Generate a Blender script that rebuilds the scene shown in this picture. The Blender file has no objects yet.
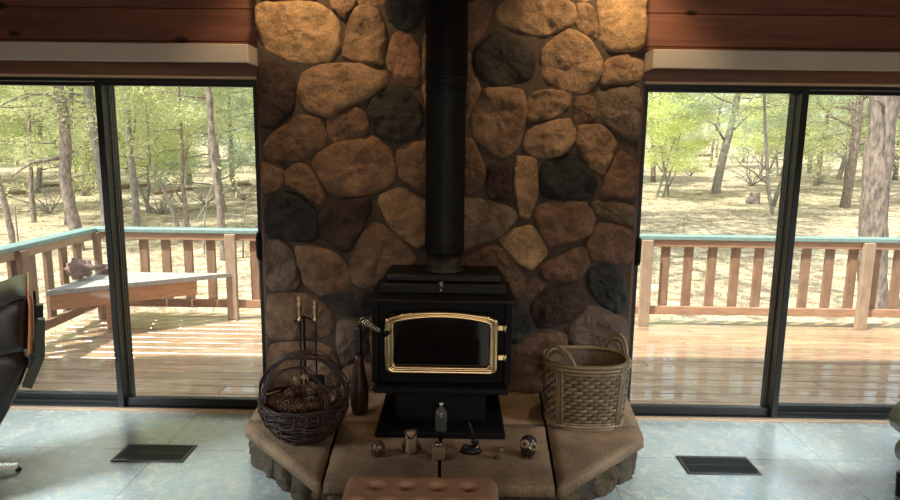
import bpy, math, random
from mathutils import Vector, Matrix, noise
S = bpy.context.scene
COL = S.collection
rnd = random.Random(7)

# ------------------------------------------------------------------ camera
FPX, TH, RO, YA = 643.0, math.radians(9.28), math.radians(.73), math.radians(-.525)
CAM = Vector((.047, -3.884, 1.692))
cF = Vector((math.sin(YA)*math.cos(TH), math.cos(YA)*math.cos(TH), -math.sin(TH)))
cR = Vector((math.cos(YA), -math.sin(YA), 0)); cU = cR.cross(cF)
cd = bpy.data.cameras.new('camera'); cam = bpy.data.objects.new('camera', cd); COL.objects.link(cam)
cd.sensor_width = 36; cd.lens = FPX*36/900; cd.clip_end = 600
camR = (cR*math.cos(RO) + cU*math.sin(RO)); camU = (cU*math.cos(RO) - cR*math.sin(RO))
mw = Matrix((camR, camU, -cF)).transposed().to_4x4(); mw.translation = CAM
cam.matrix_world = mw
S.camera = cam

# ------------------------------------------------------------------ light and exposure
S.view_settings.view_transform = 'Standard'; S.view_settings.look = 'None'
S.view_settings.gamma = 1; S.view_settings.use_curve_mapping = False
S.view_settings.exposure = 0.12
W = bpy.data.worlds.new('sky'); S.world = W; W.use_nodes = True
wn = W.node_tree.nodes; wl = W.node_tree.links
bg = wn['Background']
sky = wn.new('ShaderNodeTexSky'); sky.sky_type = 'NISHITA'; sky.sun_disc = False
sky.sun_elevation = math.radians(52); sky.sun_rotation = math.radians(200); sky.dust_density = 3.0; sky.air_density = 1.2
wmix = wn.new('ShaderNodeMixRGB'); wmix.inputs[0].default_value = .55; wmix.inputs[2].default_value = (3.4, 3.5, 3.4, 1)
wl.new(sky.outputs[0], wmix.inputs[1]); wl.new(wmix.outputs[0], bg.inputs[0])
bg.inputs[1].default_value = .38
sd = bpy.data.lights.new('sun', 'SUN'); sd.energy = 8.0; sd.angle = math.radians(.8); sd.color = (1, .95, .86)
sun = bpy.data.objects.new('sun', sd); COL.objects.link(sun)
SUNDIR = Vector((.53, .36, -1)).normalized()
sun.rotation_euler = SUNDIR.to_track_quat('-Z', 'Y').to_euler()
def area(name, loc, to, sx, sy, power, color):
    d = bpy.data.lights.new(name, 'AREA'); d.shape = 'RECTANGLE'; d.size = sx; d.size_y = sy; d.energy = power; d.color = color
    o = bpy.data.objects.new(name, d); COL.objects.link(o); o.location = loc
    o.rotation_euler = (Vector(to)-Vector(loc)).to_track_quat('-Z', 'Y').to_euler(); return o
area('daylight_of_the_rear_window', (0.4, -6.3, 1.5), (0, 0, 1.0), 3.4, 1.5, 62, (1, .90, .78))  # added fill light for the room; the back wall has no window
for s_ in (-1, 1):
    a_ = area('daylight_of_the_%s_window' % ('left' if s_ < 0 else 'right'), (s_*3.9, -2.0, 1.75), (s_*2.4, -.6, 0), 1.5, 1.1, 44, (.84, .93, 1)); a_.data.spread = math.radians(62)  # added fill lights for the floor; the side walls have no windows
def spot(name, loc, to, power, angle, color, rad=.05, blend=.6):
    d = bpy.data.lights.new(name, 'SPOT'); d.energy = power; d.spot_size = math.radians(angle); d.spot_blend = blend
    d.color = color; d.shadow_soft_size = rad
    o = bpy.data.objects.new(name, d); COL.objects.link(o); o.location = loc
    o.rotation_euler = (Vector(to)-Vector(loc)).to_track_quat('-Z', 'Y').to_euler(); return o
spot('ceiling_spot_left', (-.80, -.62, 2.84), (-.82, -.1, 2.1), 30, 96, (1, .70, .38))
spot('ceiling_spot_right', (.90, -.62, 2.84), (.86, -.1, 2.1), 38, 96, (1, .72, .40))

# ------------------------------------------------------------------ helpers
def ray(px, py):
    dx, dy = px-450, py-250
    c, s = math.cos(RO), math.sin(RO)
    return cF*FPX + cR*(c*dx+s*dy) - cU*(-s*dx+c*dy)
def at(px, py, Y=None, Z=None, X=None):
    d = ray(px, py)
    t = (Y-CAM.y)/d.y if Y is not None else (Z-CAM.z)/d.z if Z is not None else (X-CAM.x)/d.x
    return CAM + d*t

def world_loc(o):
    v = Vector((0, 0, 0))
    while o: v += o.location; o = o.parent
    return v

class MB:
    def __init__(s): s.v = []; s.f = []; s.c = []; s.sm = []
    def add(s, vs, fs, col=None, smooth=True):
        b = len(s.v); s.v += [tuple(p) for p in vs]; s.f += [tuple(i+b for i in f) for f in fs]
        s.c += [col or (1, 1, 1)]*len(vs); s.sm += [smooth]*len(fs); return s
    def box(s, x0, x1, y0, y1, z0, z1, bev=0.0, rot=None, col=None):
        # box, optionally with chamfered edges
        if bev <= 0:
            vs = [Vector((x, y, z)) for z in (z0, z1) for y in (y0, y1) for x in (x0, x1)]
            fs = [(0, 2, 3, 1), (4, 5, 7, 6), (0, 1, 5, 4), (2, 6, 7, 3), (0, 4, 6, 2), (1, 3, 7, 5)]
        else:
            b = min(bev, abs(x1-x0)*.49, abs(y1-y0)*.49, abs(z1-z0)*.49)
            vs = []; idx = {}
            cs = [(x0, x0+b, x1-b, x1), (y0, y0+b, y1-b, y1), (z0, z0+b, z1-b, z1)]
            def V(ix, iy, iz):
                k = (ix, iy, iz)
                if k not in idx: idx[k] = len(vs); vs.append(Vector((cs[0][ix], cs[1][iy], cs[2][iz])))
                return idx[k]
            fs = []
            for a in range(3):
                u, w = (a+1) % 3, (a+2) % 3
                for side in (0, 3):
                    q = []
                    for (p, r) in ((1, 1), (2, 1), (2, 2), (1, 2)):
                        k = [0, 0, 0]; k[a] = side; k[u] = p; k[w] = r; q.append(V(*k))
                    fs.append(q if side == 3 else q[::-1])
            for a in range(3):
                u, w = (a+1) % 3, (a+2) % 3
                for su in (0, 3):
                    for sw in (0, 3):
                        iu, iw = (1 if su == 0 else 2), (1 if sw == 0 else 2)
                        def K(p, q_, r): k = [0, 0, 0]; k[a] = p; k[u] = q_; k[w] = r; return V(*k)
                        q = [K(1, su, iw), K(2, su, iw), K(2, iu, sw), K(1, iu, sw)]
                        if (su == 0) != (sw == 0): q = q[::-1]
                        fs.append(q[::-1] )
            for sx in (0, 3):
                for sy in (0, 3):
                    for sz in (0, 3):
                        ix, iy, iz = [(1 if q == 0 else 2) for q in (sx, sy, sz)]
                        t = [V(sx, iy, iz), V(ix, sy, iz), V(ix, iy, sz)]
                        if ((sx == 0)+(sy == 0)+(sz == 0)) % 2: t = t[::-1]
                        fs.append(t)
        if rot is not None:
            c = Vector(((x0+x1)/2, (y0+y1)/2, (z0+z1)/2)); vs = [c + rot @ (p-c) for p in vs]
        return s.add(vs, fs, col, False)
    def tube(s, pts, r, n=8, caps=True, col=None, closed=False):
        pts = [Vector(p) for p in pts]; m = len(pts)
        rs = r if isinstance(r, (list, tuple)) else [r]*m
        vs = []; up = None
        for i, p in enumerate(pts):
            if closed: t = pts[(i+1) % m]-pts[(i-1) % m]
            else: t = pts[min(i+1, m-1)]-pts[max(i-1, 0)]
            t = t.normalized() if t.length > 1e-9 else Vector((0, 0, 1))
            if up is None: up = Vector((0, 0, 1)) if abs(t.z) < .9 else Vector((1, 0, 0))
            up = (up - t*up.dot(t)); up = up.normalized() if up.length > 1e-6 else t.orthogonal().normalized()
            w = t.cross(up)
            for k in range(n):
                a = 2*math.pi*k/n; vs.append(p + (up*math.cos(a)+w*math.sin(a))*rs[i])
        fs = []
        for i in range(m if closed else m-1):
            j = (i+1) % m
            for k in range(n): fs.append((i*n+k, i*n+(k+1) % n, j*n+(k+1) % n, j*n+k))
        if caps and not closed: fs += [tuple(range(n))[::-1], tuple((m-1)*n+k for k in range(n))]
        return s.add(vs, fs, col)
    def lathe(s, prof, c, n=24, col=None, sx=1, sy=1, rot=None):
        vs = []; c = Vector(c)
        for (r, z) in prof:
            for k in range(n):
                a = 2*math.pi*k/n; p = Vector((r*sx*math.cos(a), r*sy*math.sin(a), z))
                vs.append(c + (rot @ p if rot is not None else p))
        fs = []
        for i in range(len(prof)-1):
            for k in range(n): fs.append((i*n+k, i*n+(k+1) % n, (i+1)*n+(k+1) % n, (i+1)*n+k))
        fs += [tuple(range(n))[::-1], tuple((len(prof)-1)*n+k for k in range(n))]
        return s.add(vs, fs, col)
    def ball(s, c, r, n=12, sc=(1, 1, 1), rot=None, col=None):
        m = n//2+1
        prof = [(r*math.sin(math.pi*i/m), -r*math.cos(math.pi*i/m)*sc[2]) for i in range(m+1)]
        prof[0] = (r*.02, prof[0][1]); prof[-1] = (r*.02, prof[-1][1])
        return s.lathe(prof, c, n, col, sc[0], sc[1], rot)
    def prism(s, poly, z0, z1, bev=0, col=None):
        # vertical prism of an XY outline
        n = len(poly); P = [Vector((p[0], p[1])) for p in poly]; cen = sum(P, Vector((0, 0)))/n
        def ins(d): return [p + (cen-p).normalized()*d for p in P]
        rings = [(P, z0), (P, z1-bev), (ins(bev), z1)] if bev else [(P, z0), (P, z1)]
        vs = [(p.x, p.y, z) for R, z in rings for p in R]; fs = []
        for i in range(len(rings)-1):
            for k in range(n): fs.append((i*n+k, i*n+(k+1) % n, (i+1)*n+(k+1) % n, (i+1)*n+k))
        fs += [tuple(range(n))[::-1], tuple((len(rings)-1)*n+k for k in range(n))]
        return s.add(vs, fs, col, False)
    def build(s, name, mat, parent=None, attr=False, subsurf=0, bevel=0):
        me = bpy.data.meshes.new(name)
        off = world_loc(parent) if parent else Vector((0, 0, 0))
        me.from_pydata([(p[0]-off.x, p[1]-off.y, p[2]-off.z) for p in s.v], [], s.f)
        me.polygons.foreach_set('use_smooth', s.sm)
        if attr:
            ca = me.color_attributes.new('Col', 'FLOAT_COLOR', 'POINT')
            ca.data.foreach_set('color', [x for c in s.c for x in (c[0], c[1], c[2], 1)])
        me.materials.append(mat); me.update()
        o = bpy.data.objects.new(name, me); COL.objects.link(o); o.parent = parent
        if bevel:
            m = o.modifiers.new('b', 'BEVEL'); m.width = bevel; m.segments = 2
        if subsurf:
            m = o.modifiers.new('s', 'SUBSURF'); m.levels = subsurf; m.render_levels = subsurf
        return o

def tag(o, label=None, cat=None, group=None, kind=None):
    for k, v in (('label', label), ('category', cat), ('group', group), ('kind', kind)):
        if v: o[k] = v
    return o
def thing(name, label, cat, loc=(0, 0, 0), group=None, kind=None):
    o = bpy.data.objects.new(name, None); COL.objects.link(o); o.location = loc; o.empty_display_size = .1
    return tag(o, label, cat, group, kind)
def copy_tree(o, parent=None):
    c = o.copy(); COL.objects.link(c); c.parent = parent
    for ch in list(o.children): copy_tree(ch, c)
    return c

# ------------------------------------------------------------------ materials
def mat(name, col, rough=.6, metal=0, var=.0, scale=8, stretch=(1, 1, 1), bump=0, bscale=40, attr=False, island=0, col2=None, spec=.5,
        rvar=0, bstretch=None, coord='Object'):
    m = bpy.data.materials.new(name); m.use_nodes = True; N = m.node_tree.nodes; L = m.node_tree.links
    p = N['Principled BSDF']; p.inputs['Roughness'].default_value = rough; p.inputs['Metallic'].default_value = metal
    p.inputs['Specular IOR Level'].default_value = spec
    tc = N.new('ShaderNodeTexCoord'); mp = N.new('ShaderNodeMapping'); mp.inputs['Scale'].default_value = stretch
    L.new(tc.outputs[coord], mp.inputs[0])
    nz = N.new('ShaderNodeTexNoise'); nz.inputs['Scale'].default_value = scale; nz.inputs['Detail'].default_value = 6; nz.inputs['Roughness'].default_value = .65
    L.new(mp.outputs[0], nz.inputs['Vector'])
    src = None
    if attr:
        a = N.new('ShaderNodeAttribute'); a.attribute_name = 'Col'; src = a.outputs['Color']
    if island:
        gi = N.new('ShaderNodeNewGeometry')
        L.new(gi.outputs['Random Per Island'], mp.inputs['Location'])
    c2 = col2 or tuple(max(0, x*(1-var)) for x in col)
    if var or col2:
        cr = N.new('ShaderNodeValToRGB'); cr.color_ramp.elements[0].position = .35; cr.color_ramp.elements[1].position = .65
        cr.color_ramp.elements[0].color = (*c2, 1); cr.color_ramp.elements[1].color = (*col, 1)
        L.new(nz.outputs['Fac'], cr.inputs[0]); out = cr.outputs[0]
    else:
        r = N.new('ShaderNodeRGB'); r.outputs[0].default_value = (*col, 1); out = r.outputs[0]
    if src:
        mx = N.new('ShaderNodeMixRGB'); mx.blend_type = 'MULTIPLY'; mx.inputs[0].default_value = 1
        L.new(out, mx.inputs[1]); L.new(src, mx.inputs[2]); out = mx.outputs[0]
    if island:
        mr = N.new('ShaderNodeMapRange'); mr.inputs['To Min'].default_value = 1-island; mr.inputs['To Max'].default_value = 1+island
        L.new(gi.outputs['Random Per Island'], mr.inputs['Value'])
        mx = N.new('ShaderNodeMixRGB'); mx.blend_type = 'MULTIPLY'; mx.inputs[0].default_value = 1
        L.new(out, mx.inputs[1]); L.new(mr.outputs[0], mx.inputs[2]); out = mx.outputs[0]
    L.new(out, p.inputs['Base Color'])
    if rvar:
        mr = N.new('ShaderNodeMapRange'); mr.inputs['From Min'].default_value = .35; mr.inputs['From Max'].default_value = .65
        mr.inputs['To Min'].default_value = max(0, rough-rvar); mr.inputs['To Max'].default_value = rough+rvar
        L.new(nz.outputs['Fac'], mr.inputs['Value']); L.new(mr.outputs[0], p.inputs['Roughness'])
    if bump:
        b = N.new('ShaderNodeBump'); b.inputs['Strength'].default_value = bump; b.inputs['Distance'].default_value = .01
        n2 = N.new('ShaderNodeTexNoise'); n2.inputs['Scale'].default_value = bscale; n2.inputs['Detail'].default_value = 8; n2.inputs['Roughness'].default_value = .7
        if bstretch:
            m3 = N.new('ShaderNodeMapping'); m3.inputs['Scale'].default_value = bstretch; L.new(tc.outputs[coord], m3.inputs[0]); L.new(m3.outputs[0], n2.inputs['Vector'])
        else: L.new(mp.outputs[0], n2.inputs['Vector'])
        L.new(n2.outputs['Fac'], b.inputs['Height']); L.new(b.outputs[0], p.inputs['Normal'])
    return m

def cedar_mat(name, light, dark, stretch=(.5, 4, 7), knots=True, rough=.55, island=.15):
    m = mat(name, light, rough, var=.0, col2=dark, scale=3.2, stretch=stretch, bump=.15, bscale=20, island=island)
    if knots:
        N = m.node_tree.nodes; L = m.node_tree.links; p = N['Principled BSDF']
        base = p.inputs['Base Color'].links[0].from_socket
        tc = N.new('ShaderNodeTexCoord'); mp = N.new('ShaderNodeMapping'); mp.inputs['Scale'].default_value = (2.1, 2.1, 5.0)
        L.new(tc.outputs['Object'], mp.inputs[0])
        vo = N.new('ShaderNodeTexVoronoi'); vo.inputs['Scale'].default_value = 1.3; L.new(mp.outputs[0], vo.inputs['Vector'])
        cr = N.new('ShaderNodeValToRGB'); cr.color_ramp.elements[0].position = .09; cr.color_ramp.elements[0].color = (.12, .09, .08, 1)
        cr.color_ramp.elements[1].position = .15; cr.color_ramp.elements[1].color = (1, 1, 1, 1)
        L.new(vo.outputs['Distance'], cr.inputs[0])
        mx = N.new('ShaderNodeMixRGB'); mx.blend_type = 'MULTIPLY'; mx.inputs[0].default_value = 1
        L.new(base, mx.inputs[1]); L.new(cr.outputs[0], mx.inputs[2]); L.new(mx.outputs[0], p.inputs['Base Color'])
    return m

M = {}
M['cedar'] = cedar_mat('cedar_planks', (.21, .082, .046), (.12, .043, .025))
M['cedar_trim'] = cedar_mat('cedar_trim', (.20, .085, .045), (.11, .042, .022), knots=False)
M['ceiling'] = cedar_mat('ceiling_boards', (.30, .16, .08), (.2, .09, .045), stretch=(4, .5, 4))
M['plaster'] = mat('painted_wall', (.50, .42, .32), .8, var=.05)
M['valance'] = mat('valance_paint', (.46, .40, .33), .6, var=.06, scale=3)
M['pale_trim'] = mat('pale_pine_trim', (.62, .42, .26), .5, var=.2, scale=10, stretch=(1, 8, 8))
M['stone'] = mat('field_stone', (1.45, 1.41, 1.37), .85, col2=(.66, .62, .59), scale=7, bump=1, bscale=16, attr=True, spec=.3)
for n_ in M['stone'].node_tree.nodes:
    if n_.type == 'BUMP': n_.inputs['Distance'].default_value = .035
M['mortar'] = mat('mortar', (.078, .052, .033), .9, var=.4, scale=14, bump=.6, bscale=60)
M['flag'] = mat('flagstone', (.35, .235, .14), .8, col2=(.20, .135, .085), scale=6, bump=.5, bscale=25, island=.18, spec=.4)
def speckle(m, sc, lo, hi, a=.42, b=.62):
    N = m.node_tree.nodes; L = m.node_tree.links; p = N['Principled BSDF']; base = p.inputs['Base Color'].links[0].from_socket
    tc = N.new('ShaderNodeTexCoord'); n = N.new('ShaderNodeTexNoise'); n.inputs['Scale'].default_value = sc; n.inputs['Detail'].default_value = 5; n.inputs['Roughness'].default_value = .8
    L.new(tc.outputs['Object'], n.inputs['Vector']); cr = N.new('ShaderNodeValToRGB')
    cr.color_ramp.elements[0].position = a; cr.color_ramp.elements[0].color = (*lo, 1); cr.color_ramp.elements[1].position = b; cr.color_ramp.elements[1].color = (*hi, 1)
    L.new(n.outputs['Fac'], cr.inputs[0]); mx = N.new('ShaderNodeMixRGB'); mx.blend_type = 'MULTIPLY'; mx.inputs[0].default_value = 1
    L.new(base, mx.inputs[1]); L.new(cr.outputs[0], mx.inputs[2]); L.new(mx.outputs[0], p.inputs['Base Color'])
speckle(M['stone'], 90, (.72, .70, .68), (1.3, 1.27, 1.22), .38, .66)
speckle(M['flag'], 80, (.75, .73, .7), (1.15, 1.15, 1.1))
M['iron'] = mat('black_stove_steel', (.005, .005, .0055), .6, spec=.18, var=.2, bump=.06, bscale=120)
M['iron_satin'] = mat('satin_black_steel', (.005, .005, .0055), .45, spec=.25, var=.2)
M['pipe'] = mat('stovepipe_black', (.006, .006, .0065), .55, spec=.22, var=.2, scale=20)
M['pipe_collar'] = mat('collar_grey_steel', (.045, .04, .036), .5, metal=.6, var=.3, scale=12)
M['brass'] = mat('polished_brass', (.80, .60, .34), .2, metal=1, var=.12, scale=5)
M['old_brass'] = mat('aged_brass', (.62, .44, .22), .32, metal=1, var=.3, scale=30)
M['chrome'] = mat('nickel', (.72, .69, .62), .25, metal=1)
M['black_glass'] = mat('stove_glass', (.004, .0035, .003), .08, spec=.3)
M['bronze_alu'] = mat('dark_bronze_aluminium', (.018, .019, .018), .42, metal=.2, var=.2)
M['alu_track'] = mat('weathered_track', (.07, .07, .068), .4, metal=.6, var=.3)
M['deck'] = mat('deck_boards', (.60, .38, .22), .17, col2=(.33, .20, .12), scale=5, stretch=(.7, 6, 1), bump=.22, bscale=9, bstretch=(1.2, 14, 1), island=.2, rvar=.16, spec=.9)
def wet(m, sc, stretch, rough=.06):
    N = m.node_tree.nodes; L = m.node_tree.links; p = N['Principled BSDF']
    tc = N.new('ShaderNodeTexCoord'); mp = N.new('ShaderNodeMapping'); mp.inputs['Scale'].default_value = stretch; L.new(tc.outputs['Object'], mp.inputs[0])
    n = N.new('ShaderNodeTexNoise'); n.inputs['Scale'].default_value = sc; n.inputs['Detail'].default_value = 4; L.new(mp.outputs[0], n.inputs['Vector'])
    r = N.new('ShaderNodeMapRange'); r.inputs['From Min'].default_value = .40; r.inputs['From Max'].default_value = .54; L.new(n.outputs['Fac'], r.inputs['Value'])
    L.new(r.outputs[0], p.inputs['Coat Weight']); p.inputs['Coat Roughness'].default_value = rough; p.inputs['Coat IOR'].default_value = 1.6
    b = N.new('ShaderNodeBump'); b.inputs['Strength'].default_value = .12; b.inputs['Distance'].default_value = .004
    n2 = N.new('ShaderNodeTexNoise'); n2.inputs['Scale'].default_value = 7; L.new(mp.outputs[0], n2.inputs['Vector']); L.new(n2.outputs['Fac'], b.inputs['Height']); L.new(b.outputs[0], p.inputs['Coat Normal'])
wet(M['deck'], 2.2, (.5, 3.5, 1))
M['rail_post'] = mat('rail_post_wood', (.46, .33, .23), .7, col2=(.33, .225, .15), scale=7, stretch=(3, 3, 1), bump=.2)
M['rail_wood'] = mat('rail_wood', (.34, .20, .12), .7, col2=(.22, .125, .075), scale=7, stretch=(3, 3, 1), bump=.2, island=.15)
M['rail_wood_x'] = mat('rail_board_wood', (.48, .28, .17), .7, col2=(.34, .185, .11), scale=7, stretch=(.8, 3, 4), bump=.2, island=.15)
M['teal'] = mat('teal_paint', (.25, .37, .345), .5, col2=(.17, .28, .265), scale=16, stretch=(1, 4, 1))
M['bench_top'] = mat('weathered_bench_top', (.52, .52, .49), .5, col2=(.36, .36, .34), scale=9, stretch=(1, 6, 1), bump=.3)
M['bench_apron'] = mat('bench_apron', (.66, .32, .15), .6, var=.3, scale=7, stretch=(1, 1, 6))
M['leather'] = mat('dark_brown_leather', (.024, .016, .013), .3, var=.3, scale=6, bump=.2, bscale=60, spec=.6)
M['shell'] = mat('bent_walnut_shell', (.42, .17, .06), .3, col2=(.28, .10, .035), scale=8, stretch=(6, 6, .7))
M['dark_metal'] = mat('dark_enamel_metal', (.05, .06, .05), .35, metal=.5)
M['alu'] = mat('polished_aluminium', (.62, .62, .62), .25, metal=1)
M['rubber'] = mat('black_rubber', (.02, .02, .02), .7)
M['green_leather'] = mat('grey_green_leather', (.22, .225, .17), .25, var=.3, scale=5, spec=.7)
M['suede'] = mat('tan_suede', (.66, .42, .29), .85, var=.15, scale=9, bump=.15, bscale=150, spec=.25)
M['twig'] = mat('dark_twigs', (.055, .028, .02), .5, var=.55, scale=20, island=.5, spec=.6)
M['cone'] = mat('pine_cone', (.22, .12, .07), .6, var=.5, scale=30, island=.5)
M['cane'] = mat('rattan_cane', (.27, .19, .10), .42, var=.35, scale=18, island=.2)
M['weave'] = mat('woven_rattan', (.22, .16, .09), .5, var=.4, scale=25, island=.3)
M['club'] = mat('dark_turned_wood', (.045, .018, .012), .3, var=.4, scale=6, stretch=(3, 3, .6))
M['club_black'] = mat('black_neck', (.008, .007, .007), .4)
M['cream'] = mat('cream_ceramic', (.42, .31, .18), .4, var=.25, scale=40)
M['brown_glaze'] = mat('brown_glaze', (.10, .055, .035), .35, var=.4, scale=30)
M['dark_glaze'] = mat('dark_plum_glaze', (.035, .02, .025), .3, var=.3, scale=20)
M['tan_clay'] = mat('tan_clay', (.30, .20, .115), .6, var=.15, scale=20)
M['eye_black'] = mat('eye_black', (.01, .01, .01), .2)
M['dark_bronze'] = mat('dark_bronze', (.03, .028, .026), .35, metal=.6)
M['grey_fur'] = mat('grey_brown_clay', (.20, .14, .10), .6, var=.4, scale=60)
M['bark'] = mat('pine_bark', (.34, .27, .225), .9, col2=(.085, .065, .055), scale=9, stretch=(2.2, 2.2, .8), bump=1, bscale=9)
M['bark_grey'] = mat('grey_bark', (.36, .33, .29), .9, col2=(.13, .115, .10), scale=9, stretch=(3, 3, .8), bump=.7, bscale=10)
M['deadwood'] = mat('dead_wood', (.30, .17, .11), .8, var=.4, scale=6)
M['weathered'] = mat('weathered_driftwood', (.46, .31, .25), .8, var=.5, scale=14, bump=.5)
M['rustpost'] = mat('rusty_post', (.12, .09, .07), .6)

def leaf_mat(name, a, b, seed=0):
    m = bpy.data.materials.new(name); m.use_nodes = True; N = m.node_tree.nodes; L = m.node_tree.links
    N.remove(N['Principled BSDF']); out = N['Material Output']
    g = N.new('ShaderNodeNewGeometry'); cr = N.new('ShaderNodeMixRGB')
    cr.inputs[1].default_value = (*a, 1); cr.inputs[2].default_value = (*b, 1)
    L.new(g.outputs['Random Per Island'], cr.inputs[0])
    d = N.new('ShaderNodeBsdfDiffuse'); t = N.new('ShaderNodeBsdfTranslucent'); mx = N.new('ShaderNodeMixShader'); mx.inputs[0].default_value = .45
    L.new(cr.outputs[0], d.inputs[0]); L.new(cr.outputs[0], t.inputs[0]); L.new(d.outputs[0], mx.inputs[1]); L.new(t.outputs[0], mx.inputs[2]); L.new(mx.outputs[0], out.inputs[0])
    return m
M['leaf_pine'] = leaf_mat('pine_needles', (.50, .54, .27), (.74, .76, .46))
M['leaf_blue'] = leaf_mat('juniper_needles', (.40, .48, .32), (.60, .67, .46))
M['leaf_bright'] = leaf_mat('bright_leaves', (.60, .68, .24), (.80, .84, .42))
M['dry_grass'] = leaf_mat('dry_grass', (.55, .48, .28), (.75, .68, .44))

# window glass: see-through with a fresnel reflection and some dust
def glass_mat():
    m = bpy.data.materials.new('window_glass'); m.use_nodes = True; N = m.node_tree.nodes; L = m.node_tree.links
    N.remove(N['Principled BSDF']); out = N['Material Output']
    tr = N.new('ShaderNodeBsdfTransparent'); tr.inputs[0].default_value = (.96, .98, .97, 1)
    gl = N.new('ShaderNodeBsdfGlossy'); gl.inputs['Roughness'].default_value = .01
    fr = N.new('ShaderNodeFresnel'); fr.inputs[0].default_value = 1.35
    a = N.new('ShaderNodeMixShader'); L.new(fr.outputs[0], a.inputs[0]); L.new(tr.outputs[0], a.inputs[1]); L.new(gl.outputs[0], a.inputs[2])
    df = N.new('ShaderNodeBsdfDiffuse'); df.inputs[0].default_value = (.8, .8, .78, 1)
    tl = N.new('ShaderNodeBsdfTranslucent'); tl.inputs[0].default_value = (.85, .85, .82, 1)
    dm = N.new('ShaderNodeMixShader'); dm.inputs[0].default_value = .8; L.new(df.outputs[0], dm.inputs[1]); L.new(tl.outputs[0], dm.inputs[2])
    tc = N.new('ShaderNodeTexCoord'); vo = N.new('ShaderNodeTexVoronoi'); vo.inputs['Scale'].default_value = 38
    L.new(tc.outputs['Object'], vo.inputs['Vector'])
    cr = N.new('ShaderNodeValToRGB'); cr.color_ramp.elements[0].position = .05; cr.color_ramp.elements[0].color = (.45, .45, .45, 1)
    cr.color_ramp.elements[1].position = .13; cr.color_ramp.elements[1].color = (.022, .022, .022, 1)
    L.new(vo.outputs['Distance'], cr.inputs[0])
    b = N.new('ShaderNodeMixShader'); L.new(cr.outputs[0], b.inputs[0]); L.new(a.outputs[0], b.inputs[1]); L.new(dm.outputs[0], b.inputs[2])
    L.new(b.outputs[0], out.inputs[0]); return m
M['glass'] = glass_mat()

def floor_mat():
    m = mat('floor_sheet', (.54, .59, .54), .24, col2=(.34, .45, .46), scale=7, bump=.0, spec=.9, rvar=.06)
    N = m.node_tree.nodes; L = m.node_tree.links; p = N['Principled BSDF']; p.inputs['Coat Weight'].default_value = .6; p.inputs['Coat Roughness'].default_value = .22
    base = p.inputs['Base Color'].links[0].from_socket
    tc = N.new('ShaderNodeTexCoord')
    n = N.new('ShaderNodeTexNoise'); n.inputs['Scale'].default_value = 26; n.inputs['Detail'].default_value = 8; n.inputs['Roughness'].default_value = .7; n.inputs['Distortion'].default_value = .6
    L.new(tc.outputs['Object'], n.inputs['Vector'])
    cr = N.new('ShaderNodeValToRGB'); cr.color_ramp.elements[0].position = .52; cr.color_ramp.elements[0].color = (0, 0, 0, 1)
    cr.color_ramp.elements[1].position = .60; cr.color_ramp.elements[1].color = (1, 1, 1, 1); L.new(n.outputs['Fac'], cr.inputs[0])
    mx = N.new('ShaderNodeMixRGB'); mx.inputs[2].default_value = (.68, .66, .54, 1); L.new(cr.outputs[0], mx.inputs[0]); L.new(base, mx.inputs[1])
    # seams of the sheet tiles
    br = N.new('ShaderNodeTexBrick'); br.offset = 0; br.inputs['Scale'].default_value = 1; br.inputs['Brick Width'].default_value = 1.22; br.inputs['Row Height'].default_value = 1.22
    br.inputs['Mortar Size'].default_value = .004; br.inputs['Color1'].default_value = (1, 1, 1, 1); br.inputs['Color2'].default_value = (1, 1, 1, 1); br.inputs['Mortar'].default_value = (.5, .5, .5, 1)
    mp = N.new('ShaderNodeMapping'); mp.inputs['Location'].default_value = (.35, .55, 0); L.new(tc.outputs['Object'], mp.inputs[0]); L.new(mp.outputs[0], br.inputs['Vector'])
    m2 = N.new('ShaderNodeMixRGB'); m2.blend_type = 'MULTIPLY'; m2.inputs[0].default_value = 1
    L.new(mx.outputs[0], m2.inputs[1]); L.new(br.outputs[0], m2.inputs[2]); L.new(m2.outputs[0], p.inputs['Base Color'])
    return m
M['floor'] = floor_mat()

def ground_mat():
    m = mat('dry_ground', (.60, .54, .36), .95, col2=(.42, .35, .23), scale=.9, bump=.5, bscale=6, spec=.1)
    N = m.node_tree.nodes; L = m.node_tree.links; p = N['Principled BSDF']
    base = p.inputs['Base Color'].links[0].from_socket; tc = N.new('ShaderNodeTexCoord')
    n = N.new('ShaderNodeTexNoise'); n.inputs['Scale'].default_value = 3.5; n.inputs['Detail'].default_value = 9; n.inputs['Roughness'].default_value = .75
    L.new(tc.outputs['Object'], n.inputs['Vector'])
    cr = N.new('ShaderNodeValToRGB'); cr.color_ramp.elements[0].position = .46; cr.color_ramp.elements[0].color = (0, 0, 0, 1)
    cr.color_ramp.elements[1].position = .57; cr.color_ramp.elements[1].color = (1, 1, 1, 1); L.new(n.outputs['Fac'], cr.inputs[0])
    mx = N.new('ShaderNodeMixRGB'); mx.inputs[2].default_value = (.24, .175, .125, 1); L.new(cr.outputs[0], mx.inputs[0]); L.new(base, mx.inputs[1])  # brown litter patches, spread wider to put tree shade into the ground colour
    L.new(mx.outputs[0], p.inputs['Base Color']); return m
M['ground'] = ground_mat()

def struct(name, mb, m): return tag(mb.build(name, m), kind='structure')

# ================================================================== ROOM SHELL
ZC = 2.9; XW = 4.0; YB = -6.4; DH = 2.06; JX = 1.125; OX = 3.02
struct('floor', MB().box(-XW, XW, YB, .0, -.1, 0), M['floor'])
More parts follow.
